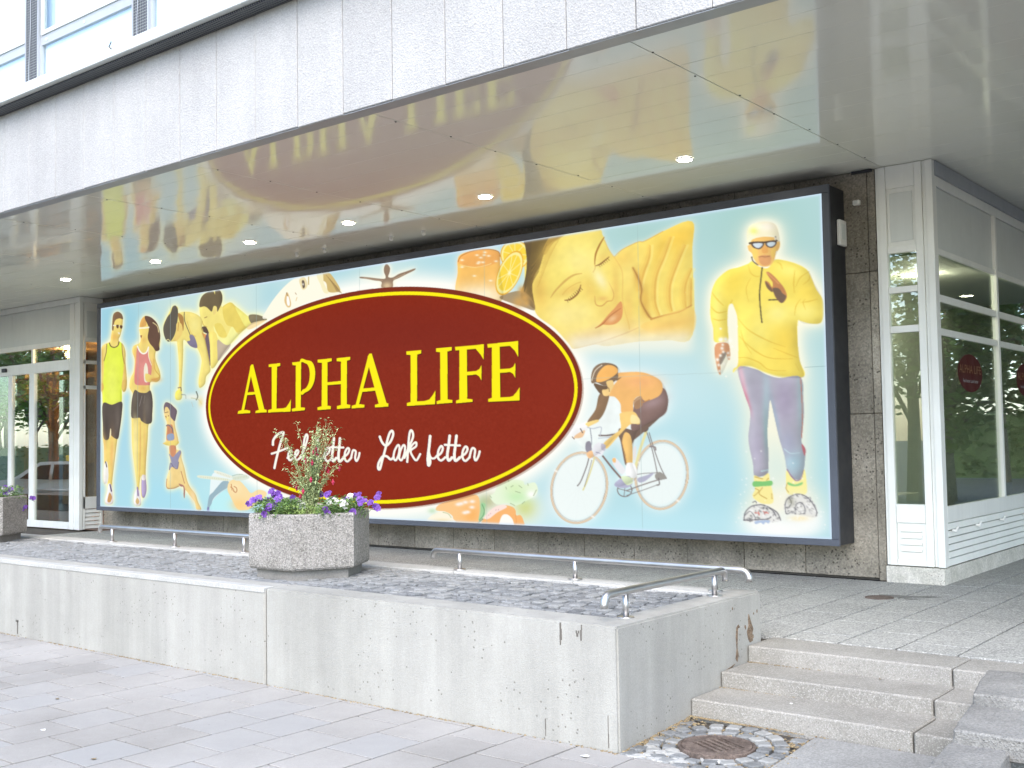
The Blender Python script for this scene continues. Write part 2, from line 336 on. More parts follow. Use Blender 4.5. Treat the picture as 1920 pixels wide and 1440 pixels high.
class Sheet:
    def __init__(s):
        s.c = np.zeros((AH, AW, 3))
    def mask(s, contours):
        """anti-aliased even-odd fill of contours already in grid units -> (mask, y0, x0)"""
        allp = np.vstack(contours)
        x0 = max(int(allp[:, 0].min())-1, 0); x1 = min(int(allp[:, 0].max())+2, AW)
        y0 = max(int(allp[:, 1].min())-1, 0); y1 = min(int(allp[:, 1].max())+2, AH)
        if x1 <= x0 or y1 <= y0: return None
        SS = 3; w = x1-x0; h = (y1-y0)*SS
        m = np.zeros((h, w*SS))
        ys = y0-.5+(np.arange(h)+.5)/SS
        E0 = []; E1 = []
        for c in contours:
            E0.append(c); E1.append(np.roll(c, -1, 0))
        a = np.vstack(E0); b = np.vstack(E1)
        for r, y in enumerate(ys):
            hit = (a[:, 1] <= y) != (b[:, 1] <= y)
            if not hit.any(): continue
            aa = a[hit]; bb = b[hit]
            xs = np.sort(aa[:, 0]+(y-aa[:, 1])*(bb[:, 0]-aa[:, 0])/(bb[:, 1]-aa[:, 1]))
            for q in range(0, len(xs)-1, 2):
                i0 = int(np.ceil((xs[q]-x0+.5)*SS-.5)); i1 = int(np.ceil((xs[q+1]-x0+.5)*SS-.5))
                i0 = max(i0, 0); i1 = min(i1, w*SS)
                if i1 > i0: m[r, i0:i1] = 1
        m = m.reshape(y1-y0, SS, w, SS).mean((1, 3))
        return m, y0, x0
    def full(s, contours):
        r = s.mask(contours); M = np.zeros((AH, AW))
        if r: m, y0, x0 = r; M[y0:y0+m.shape[0], x0:x0+m.shape[1]] = m
        return M
    def put(s, r, col, alpha=1.):
        if r is None: return
        m, y0, x0 = r; sl = (slice(y0, y0+m.shape[0]), slice(x0, x0+m.shape[1]))
        a = (m*alpha)[..., None]
        s.c[sl] = s.c[sl]*(1-a)+np.array(col)/255.*a
    def fill(s, pts, col, alpha=1., smooth=True):
        P = crom(pts) if smooth and len(pts) > 3 else np.array(pts, float)
        s.put(s.mask([tg(P)]), col, alpha)
        return P
    def holes(s, conts, col, alpha=1., smooth=True):
        s.put(s.mask([tg(crom(c) if smooth else c) for c in conts]), col, alpha)
    def line(s, pts, w, col, alpha=1., smooth=True):
        P = crom(pts, False, 6) if smooth and len(pts) > 2 else np.array(pts, float)
        d = np.gradient(P, axis=0); L = np.hypot(d[:, 0], d[:, 1])+1e-9
        n = np.c_[-d[:, 1], d[:, 0]]/L[:, None]
        ww = np.interp(np.linspace(0, 1, len(P)), np.linspace(0, 1, len(w)), w) if hasattr(w, '__len__') else np.full(len(P), w)
        M = None; R = []
        for i in range(len(P)-1):
            q = [P[i]+n[i]*ww[i]/2, P[i+1]+n[i+1]*ww[i+1]/2, P[i+1]-n[i+1]*ww[i+1]/2, P[i]-n[i]*ww[i]/2]
            R.append(tg(q))
        for i in (0, len(P)-1):
            th = np.arange(8)*math.pi/4
            R.append(tg(np.c_[P[i, 0]+ww[i]/2*np.cos(th), P[i, 1]+ww[i]/2*np.sin(th)]))
        allp = np.vstack(R)
        x0 = max(int(allp[:, 0].min())-2, 0); x1 = min(int(allp[:, 0].max())+3, AW)
        y0 = max(int(allp[:, 1].min())-2, 0); y1 = min(int(allp[:, 1].max())+3, AH)
        if x1 <= x0 or y1 <= y0: return
        M = np.zeros((y1-y0, x1-x0))
        for q in R:
            r = s.mask([q])
            if r is None: continue
            m, a, b = r; sl = (slice(a-y0, a-y0+m.shape[0]), slice(b-x0, b-x0+m.shape[1]))
            if sl[0].start < 0 or sl[1].start < 0: continue
            t = M[sl]; mm = m[:t.shape[0], :t.shape[1]]; M[sl] = np.minimum(t+mm, 1)
        s.put((M, y0, x0), col, alpha)
    def blob(s, c, r, col, alpha, clip=None, rot=0, p=2.):
        """soft coloured patch round c (image pixels) with radii r"""
        g = tg([c, (c[0]+math.cos(rot)*r[0], c[1]+math.sin(rot)*r[0]), (c[0]-math.sin(rot)*r[1], c[1]+math.cos(rot)*r[1])])
        A = np.array([g[1]-g[0], g[2]-g[0]]).T
        ex = np.abs(A).sum(1)*2.2+2
        x0 = max(int(g[0, 0]-ex[0]), 0); x1 = min(int(g[0, 0]+ex[0]), AW); y0 = max(int(g[0, 1]-ex[1]), 0); y1 = min(int(g[0, 1]+ex[1]), AH)
        if x1 <= x0 or y1 <= y0: return
        X, Y = np.meshgrid(np.arange(x0, x1), np.arange(y0, y1)); I = np.linalg.inv(A)
        dx = X-g[0, 0]; dy = Y-g[0, 1]
        q = (I[0, 0]*dx+I[0, 1]*dy)**2+(I[1, 0]*dx+I[1, 1]*dy)**2
        m = np.exp(-q**(p/2))
        if clip is not None: m = m*clip[y0:y1, x0:x1]
        s.put((m, y0, x0), col, alpha)
    def blur(s, M, r):
        for ax in (0, 1):
            for _ in range(3):
                k = max(int(r), 1); pad = [(0, 0), (0, 0)]; pad[ax] = (k+1, k)
                C = np.cumsum(np.pad(M, pad, mode='edge'), axis=ax); n = M.shape[ax]
                hi = [slice(None)]*2; lo = [slice(None)]*2
                hi[ax] = slice(2*k+1, 2*k+1+n); lo[ax] = slice(0, n)
                M = (C[tuple(hi)]-C[tuple(lo)])/(2*k+1)
        return M
    def halo(s, polys, col=(255, 250, 214), r=7, gain=2.2, alpha=.95):
        M = np.zeros((AH, AW))
        for p in polys: M = np.maximum(M, s.full([tg(crom(p))]))
        B = np.clip(s.blur(M, r)*gain, 0, 1)*alpha
        s.c = s.c*(1-B[..., None])+np.array(col)/255.*B[..., None]
        return M

def draw_sheet():
    S = Sheet(); F = S.fill; Ln = S.line; B = S.blob
    Q1 = reg(180, 560, 3.6); Q2 = reg(290, 520, 5.538); Q3 = reg(290, 740, 6.26); Q4 = reg(360, 860, 9.6)
    Q5 = reg(790, 870, 7.385); Q6 = reg(1320, 400, 4.5); Q7 = reg(1360, 680, 4.235); Q8 = reg(500, 770, 4.571)
    P2 = reg(460, 440, 4.5); P3 = reg(840, 400, 3.84); P5 = reg(1000, 640, 3.891); P6 = reg(360, 560, 2.56)
    SK = (240, 214, 112); SKd = (222, 176, 84); SKl = (250, 236, 160); DK = (78, 68, 62)
    # ---- washed blue ground of the print
    S.c[:] = np.array((184, 222, 228))/255.
    for c, r, col, a in [((235, 590), (90, 60), (140, 200, 220), .95), ((215, 800), (60, 140), (160, 212, 232), .9), ((330, 930), (150, 60), (160, 220, 240), .9),
                         ((350, 800), (70, 90), (172, 214, 222), .9), ((440, 600), (110, 90), (212, 230, 220), .9), ((330, 570), (70, 40), (196, 222, 216), .8),
                         ((515, 560), (30, 60), (168, 212, 222), .8), ((660, 500), (50, 30), (158, 208, 222), .9), ((730, 520), (80, 40), (206, 228, 220), .7),
                         ((840, 490), (60, 40), (172, 216, 226), .9), ((1210, 440), (120, 40), (166, 206, 202), .9), ((1430, 430), (150, 130), (158, 202, 196), .95),
                         ((1350, 600), (90, 140), (176, 214, 212), .8), ((1200, 740), (180, 80), (206, 234, 240), .8), ((1350, 900), (220, 120), (170, 220, 234), .9),
                         ((1040, 960), (90, 60), (180, 222, 236), .85), ((1500, 900), (60, 200), (164, 214, 224), .9), ((1545, 520), (40, 200), (170, 208, 206), .7),
                         ((1180, 985), (260, 30), (186, 232, 244), .8), ((420, 920), (70, 40), (186, 232, 238), .8)]:
        B(c, r, col, a, p=2)
    # pale light round the oval
    cx, cy, rx, ry = OVAL
    th = np.linspace(0, 2*math.pi, 160, endpoint=False)
    def oval(d):   # d metres in from the rim, sheet metres -> grid
        ax = (rx-d)*AW/SHEET_W; ay = (ry-d)*AH/SHEET_H
        return np.c_[cx*AW/SHEET_W+ax*np.cos(th), cy*AH/SHEET_H+ay*np.sin(th)]
    M = S.full([oval(-.10)]); G = np.clip(S.blur(M, 14)*1.5, 0, 1)[..., None]
    S.c = S.c*(1-G)+np.array((255, 254, 246))/255.*G
    # ---- two runners, left
    man = Q1([(118, 110), (125, 85), (150, 75), (178, 90), (187, 120), (184, 165), (178, 205), (168, 240), (158, 262), (165, 285), (190, 300), (205, 350), (205, 420), (212, 500), (214, 560), (206, 610), (188, 622), (176, 600), (178, 690), (180, 760), (165, 870), (148, 945), (128, 1100), (112, 1230), (112, 1300), (118, 1370), (100, 1390), (68, 1386), (62, 1360), (80, 1290), (78, 1240), (58, 1250), (50, 1200), (56, 1110), (55, 1000), (48, 930), (48, 760), (44, 640), (30, 600), (28, 560), (30, 400), (34, 330), (60, 296), (98, 280), (104, 250), (112, 200), (114, 150)])
    wom = Q1([(300, 190), (310, 140), (335, 105), (365, 110), (400, 130), (430, 170), (445, 240), (438, 330), (415, 345), (412, 400), (440, 480), (445, 530), (420, 556), (380, 555), (372, 600), (388, 650), (390, 740), (384, 830), (362, 850), (356, 950), (345, 1100), (342, 1200), (348, 1290), (330, 1345), (310, 1320), (312, 1200), (302, 1230), (298, 1300), (310, 1385), (285, 1400), (262, 1385), (262, 1330), (280, 1280), (268, 1150), (250, 1000), (246, 820), (245, 700), (255, 640), (232, 590), (240, 530), (262, 480), (268, 400), (252, 350), (260, 310), (300, 290), (310, 260)])
    S.halo([man, wom], (255, 250, 205), 8, 2.0)
    F(man, SK)
    F(Q1([(114, 150), (118, 105), (130, 82), (155, 74), (180, 92), (188, 125), (165, 120), (140, 128), (128, 150), (122, 200), (112, 195)]), (120, 88, 60))
    Ln(Q1([(122, 168), (150, 170), (184, 172)]), 2.2, (236, 232, 200)); F(Q1([(142, 165), (158, 165), (156, 186), (144, 184)]), (90, 60, 40)); F(Q1([(166, 168), (184, 170), (182, 188), (170, 188)]), (96, 62, 40))
    F(Q1([(150, 215), (170, 218), (162, 232)]), (250, 244, 225)); B(Q1([(130, 240)])[0], (6, 8), SKd, .6)
    F(Q1([(95, 290), (104, 310), (128, 318), (152, 306), (160, 282), (178, 290), (180, 340), (192, 400), (196, 440), (180, 560), (178, 688), (150, 700), (110, 706), (62, 700), (46, 680), (50, 560), (56, 460), (58, 400), (76, 350), (78, 300)]), (226, 240, 62))
    B(Q1([(110, 600)])[0], (16, 60), (240, 246, 110), .6, S.full([tg(man)]))
    Ln(Q1([(94, 288), (104, 310), (128, 318), (152, 306), (160, 280)]), 2, (110, 90, 50)); Ln(Q1([(76, 296), (72, 350), (56, 410)]), 1.4, (140, 110, 60)); Ln(Q1([(180, 292), (184, 360), (196, 430)]), 1.4, (150, 120, 60))
    F(Q1([(48, 702), (110, 710), (178, 690), (180, 760), (165, 880), (150, 944), (104, 918), (100, 876), (88, 944), (54, 940), (48, 850)]), DK)
    F(Q1([(98, 880), (104, 876), (104, 918), (94, 935)]), (252, 240, 190))
    B(Q1([(112, 1050)])[0], (5, 38), (232, 160, 90), .5, S.full([tg(man)])); B(Q1([(60, 1010)])[0], (4, 30), (240, 190, 110), .6, S.full([tg(man)]))
    F(Q1([(86, 1250), (108, 1262), (116, 1330), (118, 1370), (100, 1390), (70, 1386), (62, 1360), (78, 1300)]), (246, 240, 240)); F(Q1([(56, 1120), (76, 1100), (86, 1180), (80, 1240), (62, 1252), (50, 1210)]), (240, 236, 228))
    F(Q1([(92, 1310), (110, 1340), (98, 1374), (78, 1368)]), (206, 150, 90)); Ln(Q1([(96, 1255), (106, 1300)]), 2.4, (90, 70, 110)); Ln(Q1([(66, 1100), (74, 1135)]), 1.8, (70, 60, 70))
    F(Q1([(186, 545), (212, 540), (214, 590), (204, 618), (188, 622), (176, 590)]), SKd, .6); F(Q1([(28, 560), (50, 566), (54, 600), (36, 620)]), SKd, .8)
    # woman
    mm_ = S.full([tg(crom(man))])
    for c, r, col, a in [((40, 400), (3, 30), (222, 168, 84), .7), ((200, 480), (3, 30), (226, 176, 90), .7), ((130, 250), (8, 6), (226, 172, 80), .6), ((70, 860), (4, 20), (56, 48, 46), .6), ((150, 820), (5, 26), (108, 96, 88), .6), ((125, 1150), (3, 36), (252, 238, 176), .7)]: B(Q1([c])[0], r, col, a, mm_)
    F(wom, SK)
    F(Q1([(340, 105), (370, 108), (400, 128), (428, 165), (446, 240), (436, 300), (440, 335), (415, 345), (395, 318), (372, 290), (358, 250), (366, 190), (352, 150), (338, 128)]), (92, 64, 50))
    Ln(Q1([(395, 150), (425, 175), (434, 215)]), 1.6, (236, 216, 150)); F(Q1([(310, 140), (330, 112), (342, 130), (350, 165), (330, 178), (305, 180)]), (214, 160, 80))
    Ln(Q1([(298, 188), (316, 186), (340, 186), (366, 182)]), 2.6, (250, 248, 220)); F(Q1([(306, 238), (320, 236), (314, 258)]), (120, 60, 40))
    F(Q1([(286, 312), (300, 330), (318, 362), (345, 358), (362, 330), (366, 320), (366, 380), (382, 420), (386, 470), (372, 560), (372, 576), (320, 578), (272, 570), (266, 520), (272, 440), (278, 370)]), (216, 124, 118))
    B(Q1([(330, 470)])[0], (12, 22), (228, 146, 136), .8, S.full([tg(wom)]))
    Ln(Q1([(288, 312), (304, 345), (326, 362), (350, 352), (364, 318)]), 2.6, (255, 250, 235)); Ln(Q1([(366, 322), (364, 380), (384, 440)]), 1.4, (250, 236, 200))
    F(Q1([(332, 460), (345, 425), (358, 460), (360, 548), (340, 556), (332, 530)]), (240, 230, 205)); F(Q1([(342, 500), (372, 505), (392, 525), (372, 555), (344, 545)]), SK)
    Ln(Q1([(400, 400), (408, 470), (440, 520), (385, 540)]), 1.4, (210, 160, 70)); B(Q1([(408, 540)])[0], (10, 4), (206, 140, 70), .8)
    B(Q1([(322, 600)])[0], (8, 6), (226, 180, 90), .8)
    F(Q1([(268, 610), (300, 626), (345, 630), (378, 616), (392, 690), (388, 780), (384, 830), (350, 842), (312, 820), (300, 800), (248, 800), (243, 740), (250, 665)]), (82, 72, 66))
    Ln(Q1([(318, 650), (300, 720)]), 1, (130, 122, 116)); Ln(Q1([(338, 650), (330, 700)]), 1, (120, 112, 104))
    Ln(Q1([(306, 830), (306, 1000), (300, 1200)]), (2, 3.4, 1.6), (224, 178, 96), .8); B(Q1([(270, 960)])[0], (4, 60), SKl, .8)
    F(Q1([(275, 1290), (298, 1294), (308, 1340), (308, 1386), (286, 1400), (262, 1386), (262, 1330)]), (246, 240, 238)); Ln(Q1([(285, 1275), (290, 1330)]), 3, (150, 124, 170)); F(Q1([(284, 1345), (298, 1370), (286, 1390), (272, 1372)]), (216, 176, 110))
    F(Q1([(318, 1200), (340, 1204), (348, 1290), (334, 1342), (316, 1332), (312, 1260)]), (176, 160, 206)); F(Q1([(318, 1190), (342, 1192), (340, 1222), (316, 1222)]), (238, 232, 238))
    wm_ = S.full([tg(crom(wom))])
    for c, r, col, a in [((270, 380), (3, 18), (226, 174, 92), .7), ((395, 450), (3, 20), (228, 176, 90), .6), ((335, 1000), (3, 50), (226, 180, 100), .6), ((272, 740), (5, 16), (60, 52, 48), .6), ((350, 720), (6, 20), (112, 102, 92), .6), ((330, 270), (6, 7), (226, 176, 88), .6)]: B(Q1([c])[0], r, col, a, wm_)
    # ---- stretching pair, top left
    w1 = Q2([(110, 480), (150, 390), (200, 290), (235, 275), (265, 300), (262, 350), (320, 340), (400, 345), (480, 380), (520, 430), (520, 520), (550, 640), (590, 860), (605, 960), (560, 1020), (545, 1100), (490, 1140), (480, 1060), (505, 920), (510, 830), (460, 715), (400, 705), (355, 655), (320, 640), (318, 760), (312, 900), (300, 1110), (300, 1250), (240, 1262), (232, 1200), (268, 1130), (272, 900), (256, 690), (245, 650), (180, 650), (120, 600)])
    w2 = Q2([(492, 290), (500, 220), (560, 140), (650, 120), (700, 115), (735, 180), (722, 270), (740, 290), (820, 245), (880, 290), (1000, 390), (1060, 378), (1160, 400), (1200, 430), (1040, 480), (900, 590), (820, 680), (740, 780), (690, 860), (640, 930), (605, 900), (600, 600), (570, 560), (530, 500), (500, 400)])
    S.halo([w1, w2], (255, 252, 190), 7, 2.0)
    F(w2, (244, 226, 120)); F(w1, (240, 220, 118))
    F(Q2([(680, 640), (820, 680), (740, 800), (680, 850)]), (180, 160, 156), .8)
    F(Q2([(520, 500), (560, 500), (590, 570), (545, 560), (515, 530)]), (80, 62, 52)); F(Q2([(550, 600), (600, 580), (605, 890), (590, 860), (555, 660)]), (104, 84, 96)); F(Q2([(515, 560), (560, 580), (545, 640)]), (232, 140, 74))
    F(Q2([(492, 290), (498, 220), (530, 165), (590, 130), (640, 130), (655, 160), (660, 120), (705, 115), (732, 170), (730, 240), (700, 310), (680, 340), (672, 290), (640, 285), (620, 340), (575, 300), (540, 285)]), (98, 84, 58))
    F(Q2([(640, 300), (665, 290), (676, 320), (660, 360), (636, 370)]), (236, 212, 120)); Ln(Q2([(545, 405), (570, 395)]), 1.4, (140, 110, 60)); Ln(Q2([(520, 440), (535, 480), (570, 500)]), 1.2, (200, 170, 80))
    F(Q2([(735, 300), (760, 270), (820, 245), (870, 290), (960, 380), (1000, 480), (900, 560), (830, 500), (780, 480), (745, 400)]), (232, 208, 92)); F(Q2([(870, 290), (1000, 390), (1030, 450), (980, 500), (930, 420)]), (246, 236, 120))
    F(Q2([(640, 490), (700, 600), (770, 612), (830, 500), (880, 560), (900, 600), (800, 690), (720, 660), (660, 580)]), (248, 244, 150)); F(Q2([(650, 480), (720, 470), (780, 590), (740, 612), (690, 590)]), (234, 212, 96))
    F(Q2([(1010, 385), (1080, 372), (1160, 395), (1200, 430), (1130, 440), (1040, 465)]), (122, 110, 82)); F(Q2([(1040, 465), (1130, 440), (1190, 436), (1050, 520), (990, 520)]), (250, 222, 160))
    F(Q2([(590, 560), (668, 570), (676, 700), (676, 860), (620, 930), (606, 890), (600, 700)]), (242, 222, 112))
    F(Q2([(110, 490), (150, 395), (185, 350), (205, 290), (238, 275), (262, 320), (262, 400), (235, 560), (185, 648), (140, 640), (112, 570)]), (84, 78, 68)); Ln(Q2([(140, 640), (160, 630), (180, 650)]), 1.4, (250, 240, 160))
    F(Q2([(262, 360), (310, 380), (325, 440), (318, 540), (290, 470)]), (170, 122, 60)); F(Q2([(250, 460), (300, 470), (310, 560), (255, 640), (215, 640), (240, 560)]), (238, 206, 110)); Ln(Q2([(270, 450), (262, 540)]), 1.2, (190, 140, 60))
    Ln(Q2([(330, 345), (335, 440), (390, 580), (400, 640)]), 1.6, (104, 96, 70)); F(Q2([(385, 590), (430, 590), (468, 715), (400, 705), (358, 655), (390, 640)]), (120, 112, 140))
    Ln(Q2([(520, 520), (560, 700), (595, 880)]), 1.4, (210, 180, 90)); B(Q2([(440, 480)])[0], (9, 14), (250, 236, 140), .8); Ln(Q2([(360, 440), (400, 560), (450, 600)]), 1.2, (222, 190, 90))
    F(Q2([(235, 1190), (270, 1160), (300, 1190), (302, 1248), (242, 1262)]), (240, 226, 90)); Ln(Q2([(262, 1140), (290, 1135), (296, 1170)]), 1.8, (130, 110, 90)); Ln(Q2([(300, 1210), (340, 1215), (345, 1250)]), 1.8, (120, 130, 130))
    B(Q2([(420, 1235)])[0], (22, 7), (238, 240, 224), .9); Ln(Q2([(455, 1180), (470, 1230), (455, 1265)]), 2.4, (110, 120, 110)); Ln(Q2([(400, 1245), (430, 1250), (480, 1265), (510, 1310)]), 1.2, (190, 190, 150)); Ln(Q2([(405, 1290), (420, 1340)]), .8, (190, 190, 180)); B(Q2([(500, 1290)])[0], (5, 9), (240, 220, 150), .8)
    # ---- running swimmer
    sw = Q3([(125, 130), (150, 82), (200, 95), (240, 130), (280, 175), (270, 250), (255, 300), (262, 380), (285, 470), (300, 560), (270, 600), (272, 640), (330, 660), (335, 740), (370, 860), (400, 1000), (440, 1090), (500, 1170), (530, 1260), (570, 1350), (515, 1352), (490, 1260), (430, 1180), (378, 1120), (372, 1215), (358, 1180), (355, 1085), (300, 1078), (240, 1100), (175, 1108), (155, 1085), (160, 980), (190, 880), (205, 790), (185, 690), (188, 600), (130, 580), (112, 566), (150, 535), (152, 420), (160, 320), (135, 250)])
    S.halo([sw], (255, 250, 205), 6, 1.8)
    F(sw, (240, 208, 132)); B(Q3([(340, 800)])[0], (5, 18), (250, 228, 160), .8, S.full([tg(crom(sw))])); B(Q3([(190, 960)])[0], (5, 14), (250, 232, 170), .8, S.full([tg(crom(sw))]))
    F(Q3([(125, 150), (130, 110), (152, 80), (200, 95), (240, 130), (282, 180), (272, 250), (256, 304), (225, 280), (200, 240), (195, 180), (170, 140), (145, 140), (135, 180), (132, 215)]), (104, 88, 100))
    Ln(Q3([(140, 205), (178, 195)]), 1, (90, 60, 50)); Ln(Q3([(148, 245), (162, 268), (182, 240)]), 1.4, (120, 80, 60)); F(Q3([(158, 255), (182, 250), (172, 300), (160, 295)]), (244, 222, 120))
    F(Q3([(160, 350), (185, 345), (225, 350), (238, 420), (248, 520), (165, 532), (155, 480), (165, 400)]), (196, 128, 92)); F(Q3([(165, 470), (220, 450), (245, 470), (240, 525), (175, 530)]), (140, 156, 188)); Ln(Q3([(155, 360), (180, 350), (225, 390), (235, 440)]), 2, (110, 96, 104))
    F(Q3([(130, 560), (180, 545), (290, 540), (300, 570), (240, 596), (150, 590)]), (240, 214, 110)); F(Q3([(194, 600), (265, 600), (266, 690), (230, 740), (200, 690)]), (206, 136, 96))
    F(Q3([(185, 690), (230, 730), (270, 690), (315, 650), (330, 680), (300, 760), (295, 830), (285, 868), (250, 850), (215, 850), (190, 882), (210, 780)]), (142, 140, 168)); Ln(Q3([(190, 880), (205, 800), (240, 850), (285, 868), (300, 790)]), 1.4, (112, 104, 130))
    Ln(Q3([(160, 990), (160, 1090), (240, 1100), (300, 1075)]), 1.6, (196, 150, 100)); Ln(Q3([(330, 900), (370, 1040)]), 1.4, (180, 130, 90)); F(Q3([(300, 1045), (350, 1060), (372, 1090), (376, 1150), (368, 1215), (358, 1180), (356, 1088), (325, 1078)]), (176, 120, 106)); B(Q3([(470, 1190)])[0], (5, 14), (250, 220, 170), .7)
    # ---- measuring hand, bottom left
    F(Q4([(420, 260), (760, 330), (700, 500), (520, 640), (400, 780), (400, 960), (305, 960), (350, 660)]), (232, 246, 248)); F(Q4([(310, 880), (345, 680), (420, 600), (520, 480), (600, 405), (700, 410), (690, 510), (560, 600), (450, 690), (395, 790), (395, 965), (310, 960)]), (146, 176, 190)); F(Q4([(320, 870), (390, 930), (395, 968), (308, 960)]), (120, 122, 168))
    F(Q4([(395, 800), (470, 700), (640, 580), (780, 760), (900, 930), (1090, 990), (398, 968)]), (186, 240, 246), .9)
    F(Q4([(700, 440), (760, 380), (900, 400), (1020, 520), (1110, 620), (1240, 560), (1380, 600), (1360, 700), (1100, 900), (960, 930), (860, 910), (780, 780), (700, 620), (680, 540)]), (250, 220, 160)); B(Q4([(900, 830)])[0], (16, 11), (252, 208, 130), .9); B(Q4([(820, 520)])[0], (11, 10), (252, 230, 176), .9)
    Ln(Q4([(750, 460), (765, 570)]), 1.3, (190, 120, 70)); Ln(Q4([(735, 510), (780, 540), (800, 590)]), 1.2, (196, 124, 76)); Ln(Q4([(800, 500), (845, 530), (850, 585), (825, 608), (790, 580)]), 1.4, (186, 116, 74))
    F(Q4([(150, 300), (420, 320), (720, 370), (715, 405), (420, 378), (160, 345)]), (228, 236, 214)); F(Q4([(470, 210), (760, 310), (730, 355), (460, 260)]), (236, 240, 224)); F(Q4([(760, 330), (980, 280), (1080, 350), (860, 400)]), (220, 230, 214))
    for k in range(16): Ln(Q4([(180+k*33, 315+k*3.4), (182+k*33, 340+k*3.4)]), .5, (190, 176, 140))
    for k in range(9): Ln(Q4([(500+k*28, 240+k*9.4), (494+k*28, 262+k*9.4)]), .5, (180, 176, 150)); Ln(Q4([(800+k*28, 340-k*5), (800+k*28, 375-k*5)]), .7, (190, 196, 160))
    Ln(Q4([(770, 310), (860, 285), (960, 280)]), 1, (150, 170, 150))
    # ---- upside-down pale face and blond hair, top
    F(P2([(200, 640), (280, 520), (380, 410), (480, 345), (660, 310), (740, 310), (800, 420), (850, 480), (560, 560), (300, 680), (180, 700)]), (254, 250, 228))
    F(P2([(640, 330), (700, 306), (745, 310), (800, 380), (840, 460), (790, 480), (735, 470), (720, 400), (680, 370)]), (206, 176, 104)); F(P2([(640, 335), (690, 320), (700, 400), (740, 480), (700, 480), (670, 410)]), (248, 238, 190))
    for k in range(6): Ln(P2([(720+k*16, 330+k*18), (770+k*12, 400+k*12), (810+k*8, 470+k*3)]), .9, (142, 112, 64), .8)
    F(P2([(490, 370), (530, 345), (560, 400), (550, 440), (520, 455), (500, 420)]), (240, 222, 170)); F(P2([(512, 380), (532, 380), (538, 430), (520, 440)]), (96, 80, 66)); B(P2([(522, 408)])[0], (1.6, 2), (240, 240, 230), 1); Ln(P2([(570, 345), (570, 410)]), 1.6, (190, 160, 90))
    F(P2([(375, 490), (392, 480), (418, 560), (412, 600), (385, 600), (362, 550)]), (226, 190, 130)); F(P2([(384, 510), (400, 520), (408, 580), (392, 590), (382, 560)]), (255, 254, 250)); Ln(P2([(380, 480), (388, 505)]), 1.2, (120, 90, 60)); Ln(P2([(455, 480), (465, 495)]), 1, (150, 110, 70)); Ln(P2([(470, 520), (460, 550)]), 1, (220, 180, 110))
    # ---- small figure with arms spread
    fig = P2([(1235, 240), (1262, 270), (1260, 310), (1248, 350), (1285, 355), (1340, 325), (1400, 305), (1475, 280), (1470, 296), (1410, 325), (1340, 360), (1290, 385), (1282, 440), (1192, 440), (1190, 392), (1130, 380), (1060, 366), (1010, 360), (1008, 348), (1070, 352), (1150, 362), (1215, 366), (1225, 345), (1212, 310), (1214, 265)])
    S.halo([fig], (255, 252, 230), 4, 2.); F(fig, (136, 110, 88)); B(P2([(1238, 425)])[0], (9, 7), (226, 196, 150), .9)
    Ln(P2([(1040, 356), (1150, 374), (1200, 380)]), .9, (190, 160, 130)); Ln(P2([(1290, 372), (1390, 325)]), .9, (196, 168, 130))
    # ---- glass of juice, orange slices
    gl = P3([(108, 330), (135, 292), (220, 265), (330, 258), (400, 275), (414, 310), (414, 420), (414, 640), (112, 600), (108, 420)])
    S.halo([gl], (250, 240, 220), 5, 1.2); F(gl, (246, 186, 88)); F(P3([(112, 335), (140, 300), (220, 272), (330, 264), (395, 282), (410, 315), (400, 350), (300, 385), (180, 380), (115, 360)]), (240, 168, 82))
    gm = S.full([tg(crom(gl))]); B(P3([(260, 600)])[0], (60, 24), (255, 244, 214), .95, gm)
    Ln(P3([(112, 345), (135, 305), (220, 268), (330, 258), (400, 275), (414, 310)]), 1.6, (180, 110, 50)); Ln(P3([(130, 370), (230, 388), (320, 372), (350, 360)]), 1.2, (252, 220, 140))
    for x, y in [(248, 300), (262, 350), (300, 300), (332, 306), (275, 318), (255, 360), (140, 335), (228, 450), (345, 485), (385, 345), (305, 280), (140, 385), (290, 352)]: B(P3([(x, y)])[0], (3.4, 1.7), (255, 248, 220), .9)
    face = P3([(595, 190), (760, 170), (880, 150), (1110, 108), (1150, 160), (1165, 200), (1195, 270), (1235, 320), (1290, 270), (1400, 215), (1450, 210), (1580, 140), (1790, 70), (1788, 300), (1786, 880), (1600, 920), (1400, 930), (1180, 960), (1080, 950), (940, 980), (900, 940), (800, 830), (680, 740), (640, 640), (600, 600), (560, 560), (590, 480)])
    S.halo([face], (252, 244, 210), 4, 1.0, .8)
    F(face, (248, 222, 104)); fm = S.full([tg(crom(face))])
    B(P3([(1120, 900)])[0], (90, 26), (252, 226, 170), .9, fm, rot=-.2); B(P3([(1000, 300)])[0], (60, 40), (254, 236, 120), .9, fm); B(P3([(880, 740)])[0], (40, 30), (252, 232, 140), .9, fm)
    B(P3([(1700, 180)])[0], (50, 24), (250, 206, 72), .9, fm, rot=-.4); B(P3([(1600, 860)])[0], (70, 22), (250, 218, 120), .9, fm, rot=-.2); B(P3([(1330, 420)])[0], (22, 40), (252, 228, 120), .8, fm)
    # hair
    F(P3([(590, 190), (700, 172), (830, 158), (880, 155), (780, 215), (730, 290), (700, 380), (660, 450), (640, 520), (650, 600), (660, 690), (610, 650), (560, 600), (590, 480), (605, 380), (598, 280)]), (96, 76, 40)); F(P3([(780, 165), (885, 152), (800, 215), (740, 300), (720, 270)]), (180, 140, 60), .8)
    for k in range(14): Ln(P3([(690+k*5, 420-k*16), (640+k*3, 520-k*14), (640, 640-k*20)]), .9, (140, 106, 50) if k % 2 else (70, 56, 34), .8)
    for k in range(7): Ln(P3([(860-k*14, 160+k*22), (790-k*10, 240+k*30), (730-k*8, 330+k*34)]), 1.0, (206, 168, 70), .7)
